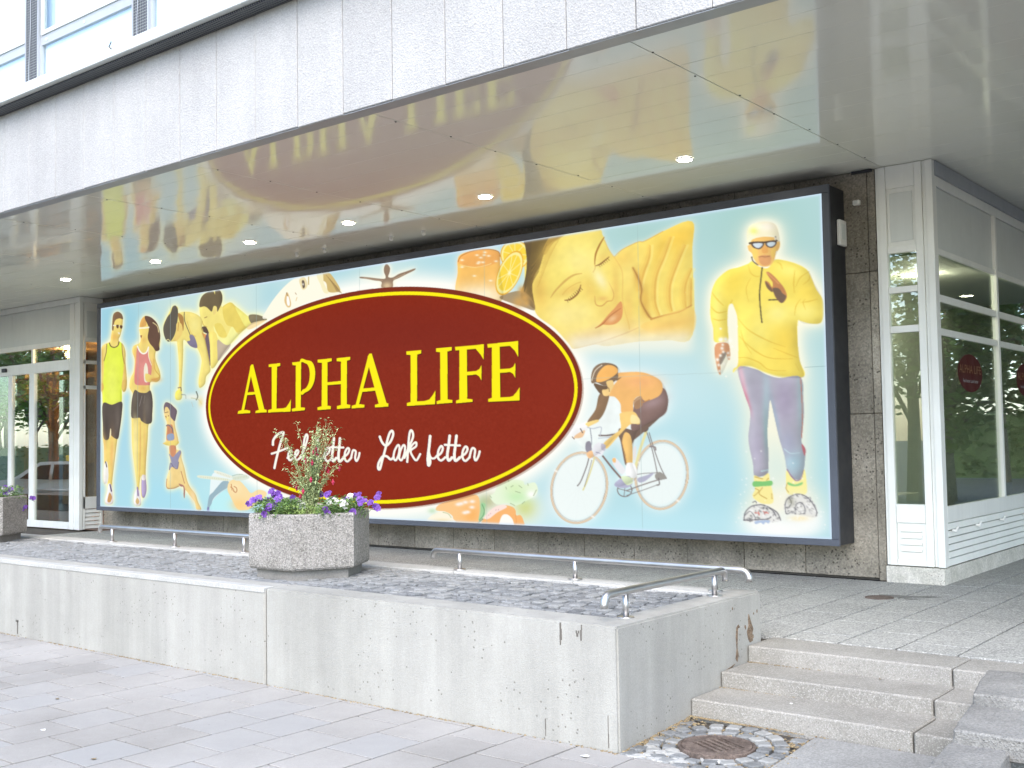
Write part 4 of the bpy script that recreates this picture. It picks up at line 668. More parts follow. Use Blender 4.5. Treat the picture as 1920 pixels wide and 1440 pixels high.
    for k in range(90):
        x = rr.uniform(80, 780); y = 1330-abs(rr.normal(0, 210)); B(Q7([(x, y)])[0], (rr.uniform(.7, 1.8),)*2, (255, 255, 252), rr.uniform(.5, 1))
    # ---- roundness, grain and slight softness of the printed photographs
    def round_off(poly, r, k):
        M = S.full([tg(crom(poly))]); Bm = S.blur(M, r); gy_, gx_ = np.gradient(Bm)
        lam = np.clip((gx_*.8+gy_*.5)*r*1.6, -1, 1)*M; rim = (1-np.clip(Bm*1.15, 0, 1))*M
        S.c *= (1+k*lam-k*.55*rim)[..., None]; S.c[:] = np.clip(S.c, 0, 1)
        nz = S.blur(rr.normal(0, 1, (AH, AW)), 2)*3+S.blur(rr.normal(0, 1, (AH, AW)), 5)*8
        S.c *= (1+.022*nz*M)[..., None]
    for poly, r, k in ((man, 3, .30), (wom, 3, .30), (w1, 3, .26), (w2, 4, .26), (sw, 2, .28), (m1, 6, .24), (lg, 5, .26), (bike_h[0], 4, .22), (face, 9, .09), (gl, 4, .2)): round_off(poly, r, k)
    S.c = S.c*.45+.55*np.stack([(lambda P_: (P_[:-2, 1:-1]+P_[2:, 1:-1]+P_[1:-1, :-2]+P_[1:-1, 2:]+2*P_[1:-1, 1:-1])/6)(np.pad(S.c[..., q], 1, mode='edge')) for q in range(3)], -1)
    # ---- seams between the sheets of the print
    for x in (262, 404, 576, 737, 1031-10): pass
    for a, b in [((262, 563), (258, 953)), ((323, 553), (322, 957)), ((487, 528), (487, 970)), ((683, 497), (681, 985)), ((918, 468), (919, 990)), ((1205, 418), (1208, 995))]: Ln([a, b], .8, (150, 176, 176), .55, smooth=False)
    Ln([(1100, 712), (1205, 706), (1330, 702), (1360, 700)], .8, (170, 190, 190), .6, smooth=False); Ln([(1510, 692), (1552, 689)], .9, (120, 150, 150), .7, smooth=False)
    # ---- oval shield
    sh_ = oval(0)
    S.put(S.mask([sh_+np.array([2.5, 2.0])]), (110, 60, 40), .35)
    S.c = S.c*.90+.10*np.array((1., .995, .97))
    S.put(S.mask([oval(0)]), (128, 50, 30)); S.put(S.mask([oval(.058)]), (110, 50, 14)); S.put(S.mask([oval(.062)]), (255, 240, 20)); S.put(S.mask([oval(.108)]), (110, 40, 14)); S.put(S.mask([oval(.112)]), (140, 43, 22))
    om = S.full([oval(.13)])
    n = rr.normal(0, 1, (AH, AW)); n = n/3+S.blur(n, 1)*1.2
    S.c += (n*om*.022)[..., None]*np.array((1., .7, .7))
    B((760, 620), (300, 60), (122, 36, 26), .5, om); B((820, 900), (260, 60), (148, 45, 28), .5, om); B((1050, 700), (60, 120), (144, 46, 28), .5, om)
    # ---- ALPHA LIFE
    L = [
        [[(296, 320), (306, 328), (263, 538), (250, 538)], [(294, 322), (300, 313), (309, 312), (364, 536), (337, 538), (292, 346)], [(272, 448), (332, 443), (335, 456), (270, 461)], [(235, 538), (252, 532), (276, 532), (294, 536), (293, 547), (232, 551)], [(320, 537), (340, 530), (360, 528), (373, 532), (374, 544), (318, 547)]],
        [[(384, 312), (440, 306), (440, 319), (424, 324), (400, 325), (384, 325)], [(399, 314), (425, 312), (421, 536), (398, 537)], [(380, 533), (400, 527), (470, 524), (490, 523), (488, 540), (380, 545)], [(448, 527), (468, 520), (482, 500), (492, 481), (489, 540), (455, 542)]],
        [[(516, 302), (542, 299), (539, 526), (514, 528)], [(498, 303), (542, 299), (542, 312), (516, 318), (500, 316)], [(495, 528), (515, 522), (540, 520), (560, 522), (558, 534), (497, 540)]],
        [[(643, 290), (670, 287), (668, 520), (640, 522)], [(622, 290), (690, 284), (690, 297), (670, 303), (642, 306), (622, 304)], [(620, 521), (640, 515), (668, 512), (685, 515), (684, 529), (620, 534)], [(735, 282), (764, 279), (762, 514), (733, 516)], [(714, 284), (780, 277), (779, 291), (764, 296), (735, 300), (714, 298)], [(714, 515), (734, 509), (762, 506), (779, 509), (778, 524), (714, 529)], [(665, 400), (738, 393), (738, 408), (665, 414)]],
        [[(866, 274), (880, 290), (819, 514), (803, 515)], [(864, 277), (872, 263), (884, 262), (956, 508), (918, 512), (866, 312)], [(838, 430), (907, 425), (911, 440), (834, 447)], [(786, 513), (804, 508), (830, 506), (848, 509), (846, 522), (785, 526)], [(898, 509), (918, 503), (950, 499), (963, 503), (962, 518), (898, 521)]],
        [[(1051, 252), (1123, 246), (1122, 262), (1102, 268), (1072, 270), (1051, 268)], [(1071, 255), (1103, 252), (1101, 502), (1070, 504)], [(1052, 501), (1075, 494), (1160, 490), (1188, 487), (1186, 507), (1052, 515)], [(1136, 492), (1160, 484), (1176, 464), (1190, 440), (1187, 506), (1140, 508)]],
        [[(1194, 238), (1270, 232), (1269, 248), (1248, 254), (1213, 257), (1194, 255)], [(1213, 243), (1248, 240), (1248, 494), (1213, 497)], [(1195, 493), (1213, 487), (1248, 484), (1271, 487), (1270, 500), (1195, 506)]],
        [[(1306, 232), (1342, 229), (1342, 490), (1304, 493)], [(1285, 232), (1420, 220), (1420, 238), (1287, 249)], [(1380, 236), (1395, 224), (1424, 219), (1422, 294), (1408, 270)], [(1338, 352), (1397, 347), (1397, 364), (1338, 369)], [(1386, 348), (1402, 338), (1412, 318), (1411, 394), (1400, 374), (1386, 365)], [(1288, 490), (1306, 484), (1342, 481), (1368, 484), (1367, 496), (1288, 503)]],
        [[(1462, 220), (1500, 217), (1500, 484), (1460, 487)], [(1440, 219), (1587, 205), (1587, 225), (1442, 237)], [(1545, 224), (1560, 208), (1588, 205), (1588, 282), (1572, 252)], [(1496, 340), (1562, 335), (1562, 353), (1496, 358)], [(1548, 337), (1564, 328), (1574, 308), (1573, 382), (1562, 362), (1548, 353)], [(1442, 483), (1460, 477), (1560, 472), (1592, 469), (1591, 490), (1442, 497)], [(1540, 476), (1562, 468), (1578, 450), (1594, 426), (1592, 488), (1545, 490)]],
    ]
    bowl = [[(535, 298), (570, 293), (596, 303), (609, 340), (606, 390), (588, 430), (562, 448), (538, 449)], [(538, 312), (563, 308), (576, 320), (583, 350), (580, 395), (566, 425), (550, 434), (538, 435)]]
    for dx, dy, col in [(3.5, 4.5, (84, 26, 16)), (1.5, 2, (100, 50, 14)), (0, 0, (252, 240, 20))]:
        tr = lambda q: P6([(a+dx, b+dy) for a, b in q])
        for let in L:
            for q in let: S.put(S.mask([tg(tr(q))]), col)
        S.holes([tr(c) for c in bowl], col)
    # ---- script line
    W = 3.9
    T = [
        ([(80, 292), (84, 250), (118, 205), (160, 184), (172, 192), (150, 260), (125, 350), (105, 430), (92, 492)], 4.4), ([(68, 368), (120, 352), (208, 318)], 3.8),
        ([(205, 405), (235, 375), (242, 345), (224, 345), (212, 385), (225, 425), (262, 400)], W), ([(262, 402), (292, 372), (300, 343), (282, 343), (270, 385), (282, 425), (320, 400)], W), ([(320, 400), (355, 320), (380, 230), (370, 202), (352, 250), (340, 370), (350, 425), (378, 400)], W),
        ([(468, 242), (462, 330), (452, 420), (458, 470), (468, 440), (456, 370)], 5.0), ([(456, 365), (480, 412), (510, 408), (530, 370)], W),
        ([(520, 390), (556, 368), (572, 330), (558, 316), (536, 350), (530, 405), (555, 434), (592, 402)], W), ([(608, 236), (600, 310), (592, 390), (600, 432), (628, 405)], 4.8), ([(660, 236), (654, 310), (646, 390), (656, 436), (690, 405)], 4.8), ([(582, 312), (690, 316)], 3.8),
        ([(690, 398), (724, 372), (740, 335), (726, 320), (704, 355), (700, 408), (722, 436), (755, 405)], W), ([(755, 405), (768, 350), (778, 338), (796, 352), (790, 405), (802, 432), (820, 400), (828, 362)], W),
        ([(1003, 222), (1022, 270), (1055, 300), (1092, 270), (1118, 210), (1112, 174), (1092, 186), (1072, 240), (1050, 330), (1022, 430), (1003, 500), (988, 496), (992, 450), (1025, 395), (1062, 392), (1095, 418), (1122, 400)], 4.4),
        ([(1118, 405), (1130, 345), (1158, 296), (1172, 312), (1165, 375), (1140, 426), (1122, 412)], W), ([(1168, 405), (1180, 345), (1206, 296), (1220, 312), (1212, 375), (1188, 426), (1170, 412)], W),
        ([(1214, 405), (1250, 320), (1288, 230), (1284, 180), (1268, 172), (1256, 220), (1246, 330), (1238, 440)], 4.2), ([(1244, 360), (1282, 295), (1314, 272), (1314, 306), (1268, 345), (1290, 400), (1318, 426), (1350, 372)], W),
        ([(1436, 218), (1428, 300), (1416, 400), (1420, 470), (1434, 440), (1422, 372)], 5.2), ([(1422, 345), (1440, 402), (1472, 408), (1505, 375)], W),
        ([(1490, 392), (1526, 368), (1544, 326), (1530, 304), (1506, 345), (1502, 402), (1528, 428), (1566, 400)], 4.2), ([(1604, 216), (1594, 300), (1582, 385), (1594, 428), (1624, 402)], 5.2), ([(1662, 216), (1652, 300), (1642, 385), (1652, 430), (1690, 402)], 5.2), ([(1560, 294), (1692, 300)], 4),
        ([(1704, 392), (1738, 368), (1756, 330), (1740, 308), (1716, 345), (1712, 402), (1736, 432), (1772, 402)], 4.2), ([(1772, 402), (1786, 345), (1800, 322), (1820, 338), (1814, 402), (1826, 428), (1848, 392), (1860, 350)], 4.2),
    ]
    for dx, dy, col, ex in [(-2.5, 2.5, (96, 40, 70), .8), (0, 0, (255, 253, 240), 0)]:
        for q, w in T: Ln(Q8([(a+dx, b+dy) for a, b in q]), w+ex, col)
    # bright rim of the light box along its edges
    e = np.ones((AH, AW)); 
    yy = np.arange(AH)[:, None]*np.ones((1, AW)); xx = np.arange(AW)[None]*np.ones((AH, 1))
    dmin = np.minimum.reduce([yy*SHEET_H/AH, (AH-1-yy)*SHEET_H/AH, xx*SHEET_W/AW, (AW-1-xx)*SHEET_W/AW])
    g = np.exp(-(dmin/.020)**2)[..., None]*.75
    S.c = S.c*(1-g)+np.array((214, 232, 255))/255.*g
    return np.clip(S.c, 0, 1)
# ================================================================ GROUND
GX, GY = -3.487, 5.252          # street corner of the retaining wall
WT, BED = .699, .690            # wall top, cobbled bed
TZ = .365                       # terrace level
YW, SZ = 10.503, 4.34           # stone wall face, soffit height
def gz(x, y):                   # the pavement rises a little towards the steps
    return max(0., min((y-GY)*.062, .055)) if x > GX-.01 else 0.

solo('ground', MB().box((-300, -300, -.6), (300, 300, -.06)), 'asphalt', (0, 0, -.3), kind='structure')
solo('road', MB().box((-120, -12, -.3), (60, -3.2, -.055)), 'asphalt', (0, -8, -.1), kind='structure')
pb = MB().box((-60, -3.2, -.05), (GX, 5.25, -.022)).add([(GX, -3.2, -.05), (30, -3.2, -.05), (30, GY, -.05), (GX, GY, -.05), (GX, -3.2, -.022), (30, -3.2, -.022), (30, GY, -.022), (GX, GY, -.022), (GX, 6.2, .033), (30, 6.2, .033), (GX, 6.2, -.05), (30, 6.2, -.05)],
    [(0, 3, 2, 1), (4, 5, 6, 7), (7, 6, 9, 8), (0, 1, 5, 4), (10, 8, 9, 11), (3, 10, 11, 2)])
pav = solo('pavement', pb, 'joint', (0, 0, 0), kind='structure')
drain_c = (-3.075, 5.615)
PX = .391
k = 0
for i in range(-3, 32):
    x1 = -3.767+PX-i*PX; x0 = x1-PX
    off = 0 if i % 2 == 0 else .208
    for j in range(-2, 9):
        y1 = 5.41+off-j*.415; y0 = y1-.415
        if y0 < 2.35+.0*i and not (x0 > -7.2 and y0 > 1.9): continue
        g = .007; ymax = GY-.004 if x1 < GX+.06 else 6.03
        a0, a1, b0, b1 = x0+g, x1-g, y0+g, min(y1-g, ymax)
        if x1 > GX-.05 and y1 > 5.2 and x0 < -2.68:
            b1 = min(b1, GY-.006)
            if b1-b0 < .03: continue
        if b1-b0 < .03 or k > 275: continue
        h = gz((a0+a1)/2, (b0+b1)/2); t = random.uniform(-.0012, .0012)
        mb = MB().cbox((a0, b0, -.04+h), (a1, b1, h+t), .0018, .0006)
        if b1 > GY and h > 0: mb.v = [(x, y, z+gz(x, y)-h) for x, y, z in mb.v]
        part('paving_slab', mb, 'paver_dark' if (x0 > -2.7 and b1 > 4.7) else 'paver', pav); k += 1
for i in range(8):                                   # slabs beside the drain, in front of the steps
    for j in range(3):
        x0 = -2.68+i*PX; y0 = 5.29+j*.25*1.0
        if y0 > 6.0: continue
        y1 = min(y0+.375, 6.035)
        if j == 2: continue
        y0 = 5.29+j*.375; y1 = min(y0+.37, 6.035); h = gz(0, (y0+y1)/2)
        mb = MB().cbox((x0+.004, y0+.004, -.04+h), (x0+PX-.004, y1-.004, h), .004, .0006); mb.v = [(x, y, z+gz(x, y)-h) for x, y, z in mb.v]
        part('paving_slab', mb, 'paver_dark', pav)
# ring and rows of small setts round the drain
def sett(cx, cy, w, l, a, z, jit=.006, hh=.05):
    P = []
    for sx, sy in ((-1, -1), (0, -1.06), (1, -1), (1.05, 0), (1, 1), (0, 1.05), (-1, 1), (-1.06, 0)):
        x = sx*w/2+random.uniform(-jit, jit); y = sy*l/2+random.uniform(-jit, jit)
        P.append((cx+x*math.cos(a)-y*math.sin(a), cy+x*math.sin(a)+y*math.cos(a)))
    return MB().prism(P, z-hh, z, .009, .006)
for r, n in ((.262, 17), (.355, 22)):
    for q in range(n):
        t = 2*math.pi*q/n+r; x = drain_c[0]+r*math.cos(t); y = drain_c[1]+r*math.sin(t)
        if x < GX+.05 or y < GY-.0 or y > 5.99 or x > -2.71: continue
        part('sett', sett(x, y, .078, .078, t, gz(x, y)+random.uniform(.002, .01)), 'sett_pale', pav)
for a in range(9):
    for b in range(9):
        x = GX+.05+a*.088+random.uniform(-.006, .006); y = GY+.03+b*.092+random.uniform(-.006, .006)
        if math.hypot(x-drain_c[0], y-drain_c[1]) < .42 or x > -2.71 or y > 6.0: continue
        part('sett', sett(x, y, .078, .08, random.uniform(-.1, .1), gz(x, y)+random.uniform(.0, .01)), 'sett_pale', pav)
# mortar smeared between the setts near the wall corner
mm = MB()
for q in range(26):
    x = random.uniform(-3.42, -2.95); y = random.uniform(5.26, 5.46)
    mm.prism([(x+random.uniform(.02, .06)*math.cos(t), y+random.uniform(.015, .04)*math.sin(t)) for t in np.linspace(0, 6.28, 8)[:-1]], gz(x, y)-.01, gz(x, y)+.004)
part('mortar_patch', mm, 'concrete_edge', pav, kind='stuff')

# drain cover
z = .022+gz(0, 5.615)-.02
dr = thing('drain_cover', 'round rusty iron drain cover with parallel slots set in small setts by the steps', 'drain cover', drain_c+(z,))
part('rim', MB().ring([(.218, -.03), (.218, .006), (.205, .010), (.198, .004), (.198, -.03)], drain_c+(z,), 40, True), 'iron', dr)
pl = MB(); nn = 40
cz = z+.004
pl.ring([(.0, -.022), (.197, -.022)], drain_c+(cz-.004,), 40)
part('shaft', pl, 'hole', dr)
gr = MB()
ang = R(-28); ca, sa = math.cos(ang), math.sin(ang)
def rp(u, v): return (drain_c[0]+u*ca-v*sa, drain_c[1]+u*sa+v*ca)
def strip(mb, v0, v1, u0f, u1f):
    P = []
    for u, v in ((u0f(v0), v0), (u1f(v0), v0), (u1f(v1), v1), (u0f(v1), v1)): P.append(rp(u, v))
    mb.prism(P, cz-.02, cz+.002)
circ = lambda v: math.sqrt(max(.196**2-v*v, 0))
edges = []; v = -.10
body = MB()
for q in range(5):                                        # five slots
    v0 = -.09+q*.04; body_w = (v0+.024, v0+.04)
    strip(gr, body_w[0], min(body_w[1], .09), lambda v: -.115, lambda v: .115)
def seg(mb, pts): mb.prism([rp(*p) for p in pts], cz-.02, cz+.003)
for sgn in (-1, 1):
    arc = [(math.copysign(circ(v), sgn), v) for v in np.linspace(-.09, .11, 9)]; pts = [(sgn*.115, -.09)]+arc+[(sgn*.115, .11)]
    seg(body, pts if sgn > 0 else pts[::-1])
top = [(u, math.sqrt(.196**2-u*u)) for u in np.linspace(circ(.11), -circ(.11), 12)]; seg(body, top)
bot = [(u, -math.sqrt(.196**2-u*u)) for u in np.linspace(-circ(.09), circ(.09), 12)]; seg(body, bot)
part('plate', body, 'iron', dr); part('grate_bars', gr, 'ironbars', dr)

# ================================================================ RETAINING WALL
rw = thing('retaining_wall', 'low cast concrete retaining wall round the cobbled bed, rusty patch at its step end', 'wall', (-6, GY, 0))
SEAM = -6.575
part('wall_section', MB().cbox((-30, GY, -.1), (SEAM-.008, GY+.27, WT-.002), .014, 0), 'concrete', rw)
bm = bmesh.new(); Lp = [(SEAM+.008, GY), (GX, GY), (GX, 7.035), (GX-.21, 7.035), (GX-.21, GY+.27), (SEAM+.008, GY+.27)]
f_ = bm.faces.new([bm.verts.new((a, b, -.1)) for a, b in Lp]); ex = bmesh.ops.extrude_face_region(bm, geom=[f_])
for v in [e for e in ex['geom'] if isinstance(e, bmesh.types.BMVert)]: v.co.z = WT
bm.normal_update(); bmesh.ops.recalc_face_normals(bm, faces=bm.faces)
bmesh.ops.bevel(bm, geom=[e for e in bm.edges if max(e.verts[0].co.z, e.verts[1].co.z) > 0 and e.calc_face_angle(0) > .5], offset=.012, segments=2, affect='EDGES')
mw = bpy.data.meshes.new('wall_section'); bm.to_mesh(mw); bm.free(); mw.materials.append(MT['concrete']); mw.transform(Matrix.Translation(-W0[rw.name])); link('wall_section', mw, W0[rw.name], rw)
part('expansion_joint', MB().box((SEAM-.008, GY+.03, -.05), (SEAM+.008, GY+.26, WT-.02)), 'crack', rw)
# casting ledge along the left length
part('top_ledge', MB().cbox((-30, GY-.006, WT-.036), (SEAM-.012, GY+.09, WT+.004), .004, 0), 'concrete_edge', rw)
def crack(mb, pts, w, ax=1, base=GY-.0025):
    P = [(a+random.uniform(-.003, .003), b) for a, b in pts]
    for k in range(len(P)-1):
        (a0, b0), (a1, b1) = P[k], P[k+1]; ww = w*random.uniform(.5, 1.1)
        if ax == 1: mb.box((min(a0, a1)-ww/2, base, b1), (max(a0, a1)+ww/2, base+.004, b0))
        else: mb.box((base-.004, min(a0, a1)-ww/2, b1), (base, max(a0, a1)+ww/2, b0))
ck = MB()
crack(ck, [(-3.88, .69), (-3.882, .655), (-3.876, .62), (-3.884, .59), (-3.88, .56)], .0045)
crack(ck, [(-3.725, .69), (-3.73, .66), (-3.735, .63), (-3.733, .60)], .0045); crack(ck, [(-3.768, .655), (-3.766, .64), (-3.762, .62)], .002); crack(ck, [(-3.75, .655), (-3.757, .64), (-3.765, .62)], .002)
crack(ck, [(-10.21, .14), (-10.2, .1), (-10.212, .02)], .010); crack(ck, [(-10.23, .13), (-10.2, .15)], .03)
crack(ck, [(-4.0, .12), (-4.0, .06), (-4.0, .02)], .0025); crack(ck, [(-3.56, .2), (-3.56, .1), (-3.556, .02)], .003)
part('crack', ck, 'crack', rw)
ru = MB()
def patch(mb, pts, x=GX, t=.0035):
    n = len(pts); mb.add([(x-.004, a, b) for a, b in pts]+[(x+t, a, b) for a, b in pts], [tuple(range(n, 2*n))]+[(k, (k+1) % n, n+(k+1) % n, n+k) for k in range(n)])
patch(ru, [(6.672, .50), (6.66, .44), (6.668, .36), (6.65, .30), (6.67, .275), (6.688, .31), (6.678, .38), (6.69, .46), (6.715, .50), (6.70, .515)])
patch(ru, [(6.82, .45), (6.835, .40), (6.86, .375), (6.90, .38), (6.895, .43), (6.91, .46), (6.885, .50), (6.865, .54), (6.85, .565), (6.84, .53), (6.845, .49)])
patch(ru, [(6.56, .255), (6.50, .245), (6.60, .252), (6.64, .268)])
for q in range(6):
    a = random.uniform(6.5, 6.98); b = random.uniform(.38, .64); r = random.uniform(.004, .012); patch(ru, [(a+r*math.cos(t), b+r*1.6*math.sin(t)) for t in np.linspace(0, 6.28, 7)[:-1]], GX, .002)
part('rust_stain', ru, 'rust', rw)
tool = MB(); patch(tool, [(6.69, .49), (6.675, .36), (6.70, .30), (6.75, .33), (6.79, .38), (6.80, .46), (6.76, .50)], GX, .006); part('repair_mortar', tool, 'concrete', rw)

# dirt and moss where wall and paving meet
ms = MB()
def clod(x, y, z, r):
    ms.add([(x-r, y, z), (x, y-r*.7, z), (x+r, y, z), (x, y+r*.7, z), (x+r*.2, y, z+r*random.uniform(.3, .8))], [(0, 1, 4), (1, 2, 4), (2, 3, 4), (3, 0, 4)])
for q in range(1500):
    x = random.uniform(-12, GX); dn = math.sin(x*2.1)+math.sin(x*5.3+1)
    if dn < random.uniform(-2.2, 1.2): continue
    clod(x, GY-abs(random.gauss(0, .010)), 0, random.uniform(.004, .012))
for q in range(420):
    y = random.uniform(GY, 6.05); clod(GX+abs(random.gauss(0, .012+.03*(y-GY))), y, gz(0, y), random.uniform(.004, .011))
for q in range(500):
    x = GX+abs(random.gauss(0, .35)); clod(x, 6.035-abs(random.gauss(0, .012)), .052, random.uniform(.004, .010))
for q in range(900):
    x = random.uniform(GX+.02, -2.6); y = random.uniform(GY, 6.0)
    if math.hypot(x-drain_c[0], y-drain_c[1]) > .215: clod(x, y, gz(x, y)-.006, random.uniform(.006, .016))
for q in range(260):
    s_ = random.choice([(6.43, .156), (6.81, .255)]); clod(GX+abs(random.gauss(0, .22)), s_[0]-abs(random.gauss(0, .008)), s_[1], random.uniform(.003, .008))
solo('moss', ms, 'moss', (GX, GY, 0), kind='stuff')

# ================================================================ COBBLED BED BEHIND THE WALL
bed = solo('cobbled_bed', MB().box((-26, GY+.27, .3), (GX-.21, 6.79, BED-.022)), 'joint', (-5, 6, BED), kind='structure')
S_ = []
x = GX-.262
row = 0
y = GY+.325
while y < 6.76:
    x = GX-.262-(.05 if row % 2 else 0)
    while x > -17.5:
        w = random.uniform(.082, .104); S_.append((x-w/2+.05, y+random.uniform(-.006, .006)+.012*math.sin(x*3), w-.017, random.uniform(.070, .086))); x -= w
    y += .099; row += 1
S_.sort(key=lambda s: s[0]**2+s[1]**2)
rest = MB()
for q, (sx, sy, sw, slen) in enumerate(S_):
    mb = sett(sx, sy, sw, slen, random.uniform(-.07, .07), BED+random.uniform(-.008, .006), .005)
    if q < 290: part('sett', mb, 'sett', bed)
    else: rest.add(mb.v, mb.f)
part('sett', rest, 'sett', bed, kind='stuff')
kb = thing('kerb', 'pale concrete kerb strip carrying the low rails behind the cobbled bed', 'kerb', (-7, 6.9, .3))
xs = [GX-.212, -4.9, -6.1, -7.3, -8.5, -9.7, -10.9, -12.1, -13.3, -14.5, -15.7, -16.9, -18.1, -20]
for q in range(len(xs)-1): part('kerb_stone', MB().cbox((xs[q+1]+.003, 6.79, .2), (xs[q]-.003, 7.03, WT-.004+random.uniform(-.002, .002)), .008), 'concrete_edge', kb)

# ================================================================ TERRACE AND STEPS
ter = solo('terrace', MB().box((-30, 7.04, -.3), (GX, 16, TZ-.025)).box((GX+.0, 7.19, -.3), (8, 18, TZ-.0255)), 'joint', (-6, 9, 0), kind='structure')
cnt = 0
for i in range(-8, 34):
    x1 = -3.80-i*PX; x0 = x1-PX
    for j in range(12):
        y0 = 7.205+j*.60+(.3 if i % 2 else 0)-.3; y1 = y0+.60
        if x1 > -3.36: lim = 13.4 if x0 < -2.2 else 10.6
        else: lim = YW-.02
        y0 = max(y0, 7.205 if x1 > GX-.02 else 7.04); y1 = min(y1, lim)
        if y1-y0 < .05 or cnt >= 292: continue
        if x0 < GX and x1 > GX and y0 < 7.2: y0 = 7.205
        t = random.uniform(-.001, .001)
        a1 = x1-.003
        part('paving_slab', MB().cbox((x0+.0085, y0+.004, TZ-.05), (a1-.0045, y1-.004, TZ+t), .002, .0004), 'terrace', ter); cnt += 1
st = thing('stone_steps', 'three wide speckled stone steps between the low wall and the rough blocks', 'steps', (-2.4, 6.04, 0))
fy = [6.045, 6.432, 6.812, 7.195]; tz = [.156, .255, .362]
for q in range(3):
    zb = -.1 if q == 0 else tz[q-1]-.03
    xm = [-2.125, -2.14, -2.15][q]
    for a, b, dz in ((GX+.006, xm-.004, 0), (xm+.004, -1.25, random.uniform(-.004, 0))):
        yb = fy[q+1]+(.04 if q < 2 else 0)
        part('step_block', MB().cbox((a, fy[q], zb), (b, yb, tz[q]+dz), .009, .0015), 'step', st)
def roughstone(label, x0, x1, y0, y1, z0, z1, skew=0.):
    bm = bmesh.new(); bmesh.ops.create_cube(bm, size=1)
    for v in bm.verts: v.co = Vector(((x0+x1)/2+v.co.x*(x1-x0)+skew*v.co.y, (y0+y1)/2+v.co.y*(y1-y0), (z0+z1)/2+v.co.z*(z1-z0)))
    bmesh.ops.bevel(bm, geom=[e for e in bm.edges], offset=.022, segments=3, profile=.6, affect='EDGES')
    bmesh.ops.subdivide_edges(bm, edges=[e for e in bm.edges if e.calc_length() > .15], cuts=5, use_grid_fill=True)
    from mathutils import noise as mn
    for v in bm.verts:
        n = mn.noise_vector(v.co*9)*.006+mn.noise_vector(v.co*30)*.0025
        if v.co.y < y0+.03 and v.co.z < z1-.012: n += mn.noise_vector(v.co*22)*.010
        v.co += n
    me = bpy.data.meshes.new('stone_block'); bm.to_mesh(me); bm.free(); me.materials.append(MT['rough'])
    loc = Vector(((x0+x1)/2, y0, z0)); me.transform(Matrix.Translation(-loc)); o = link('stone_block', me, loc); props(o, label, 'stone block', 'rough stone blocks beside the steps'); return o
roughstone('topmost rough grey stone block beside the steps with a broken front edge', -1.79, -.95, 5.80, 6.43, .36, .46, -.10)
roughstone('middle rough grey stone block of the three beside the steps', -1.72, -.95, 5.26, 5.93, .29, .40, -.10)
roughstone('lowest dark rough stone block at the bottom right corner beside the steps', -1.67, -1.40, 4.80, 5.30, .0, .34, -.05)

# small floor drain in the terrace with its damp stain
fd = thing('floor_drain', 'small dark round floor drain in the terrace slabs with a damp stain', 'floor drain', (-3.52, 9.42, TZ))
part('drain_plate', MB().ring([(.0, 0), (.115, 0), (.12, .003), (.12, -.02)][::-1], (-3.55, 9.40, TZ+.003), 24), 'iron', fd)
sp = MB(); 
sp.prism([(-3.47, 9.50), (-3.40, 9.47), (-3.28, 9.58), (-3.12, 9.70), (-3.2, 9.70), (-3.36, 9.63), (-3.50, 9.62), (-3.62, 9.58), (-3.60, 9.52)], TZ+.0015, TZ+.0035); sp.prism([(-3.34, 9.42), (-3.24, 9.46), (-3.26, 9.49), (-3.36, 9.45)], TZ+.0015, TZ+.0035)
part('damp_stain', sp, mineral('damp_stone', (.12, .12, .11), (.18, .18, .17), 5, 85, .3), fd)

# ================================================================ RAILS
def rail(label, p0, p1, posts, group):
    p0 = Vector(p0); p1 = Vector(p1); d = (p1-p0).normalized(); r = .0235; b = .055
    t = thing('handrail', label, 'rail', (p0.x, p0.y, WT), group)
    pts = [p0+d*.0-Vector((0, 0, b+.02)), p0-Vector((0, 0, b))]
    for k in range(1, 6): a = k/5*math.pi/2; pts.append(p0+d*(b*(1-math.cos(a)))-Vector((0, 0, b*(1-math.sin(a)))))
    q = []
    for k in range(0, 5): a = (1-k/5)*math.pi/2; q.append(p1-d*(b*(1-math.cos(a)))-Vector((0, 0, b*(1-math.sin(a)))))
    q += [p1-Vector((0, 0, b)), p1-Vector((0, 0, b+.02))]
    part('rail', MB().tube(pts+q, r, 14), 'steel', t, True)
    for s_ in posts:
        c = p0+d*s_
        part('post', MB().tube([(c.x, c.y, WT-.005), (c.x, c.y, p0.z-.01)], .0185, 14), 'steel', t, True)
        part('base_plate', MB().ring([(.0, .006), (.05, .006), (.052, .003), (.052, -.006)][::-1], (c.x, c.y, WT), 20), 'steel', t)
G = 'low stainless steel rails on the wall top'
rail('left low steel rail running behind the planter towards the entrance', (-11.56, 6.9, .862), (-7.45, 6.9, .862), [.25, 1.44, 2.6, 3.75], G)
rail('right low steel rail behind the bed with three short posts', (-6.42, 6.9, .850), (-3.50, 6.9, .850), [.30, 1.47, 2.66], G)
rail('short low steel rail running back along the step side of the wall', (-3.63, 5.34, .856), (-3.63, 6.80, .856), [.225, 1.31], G)

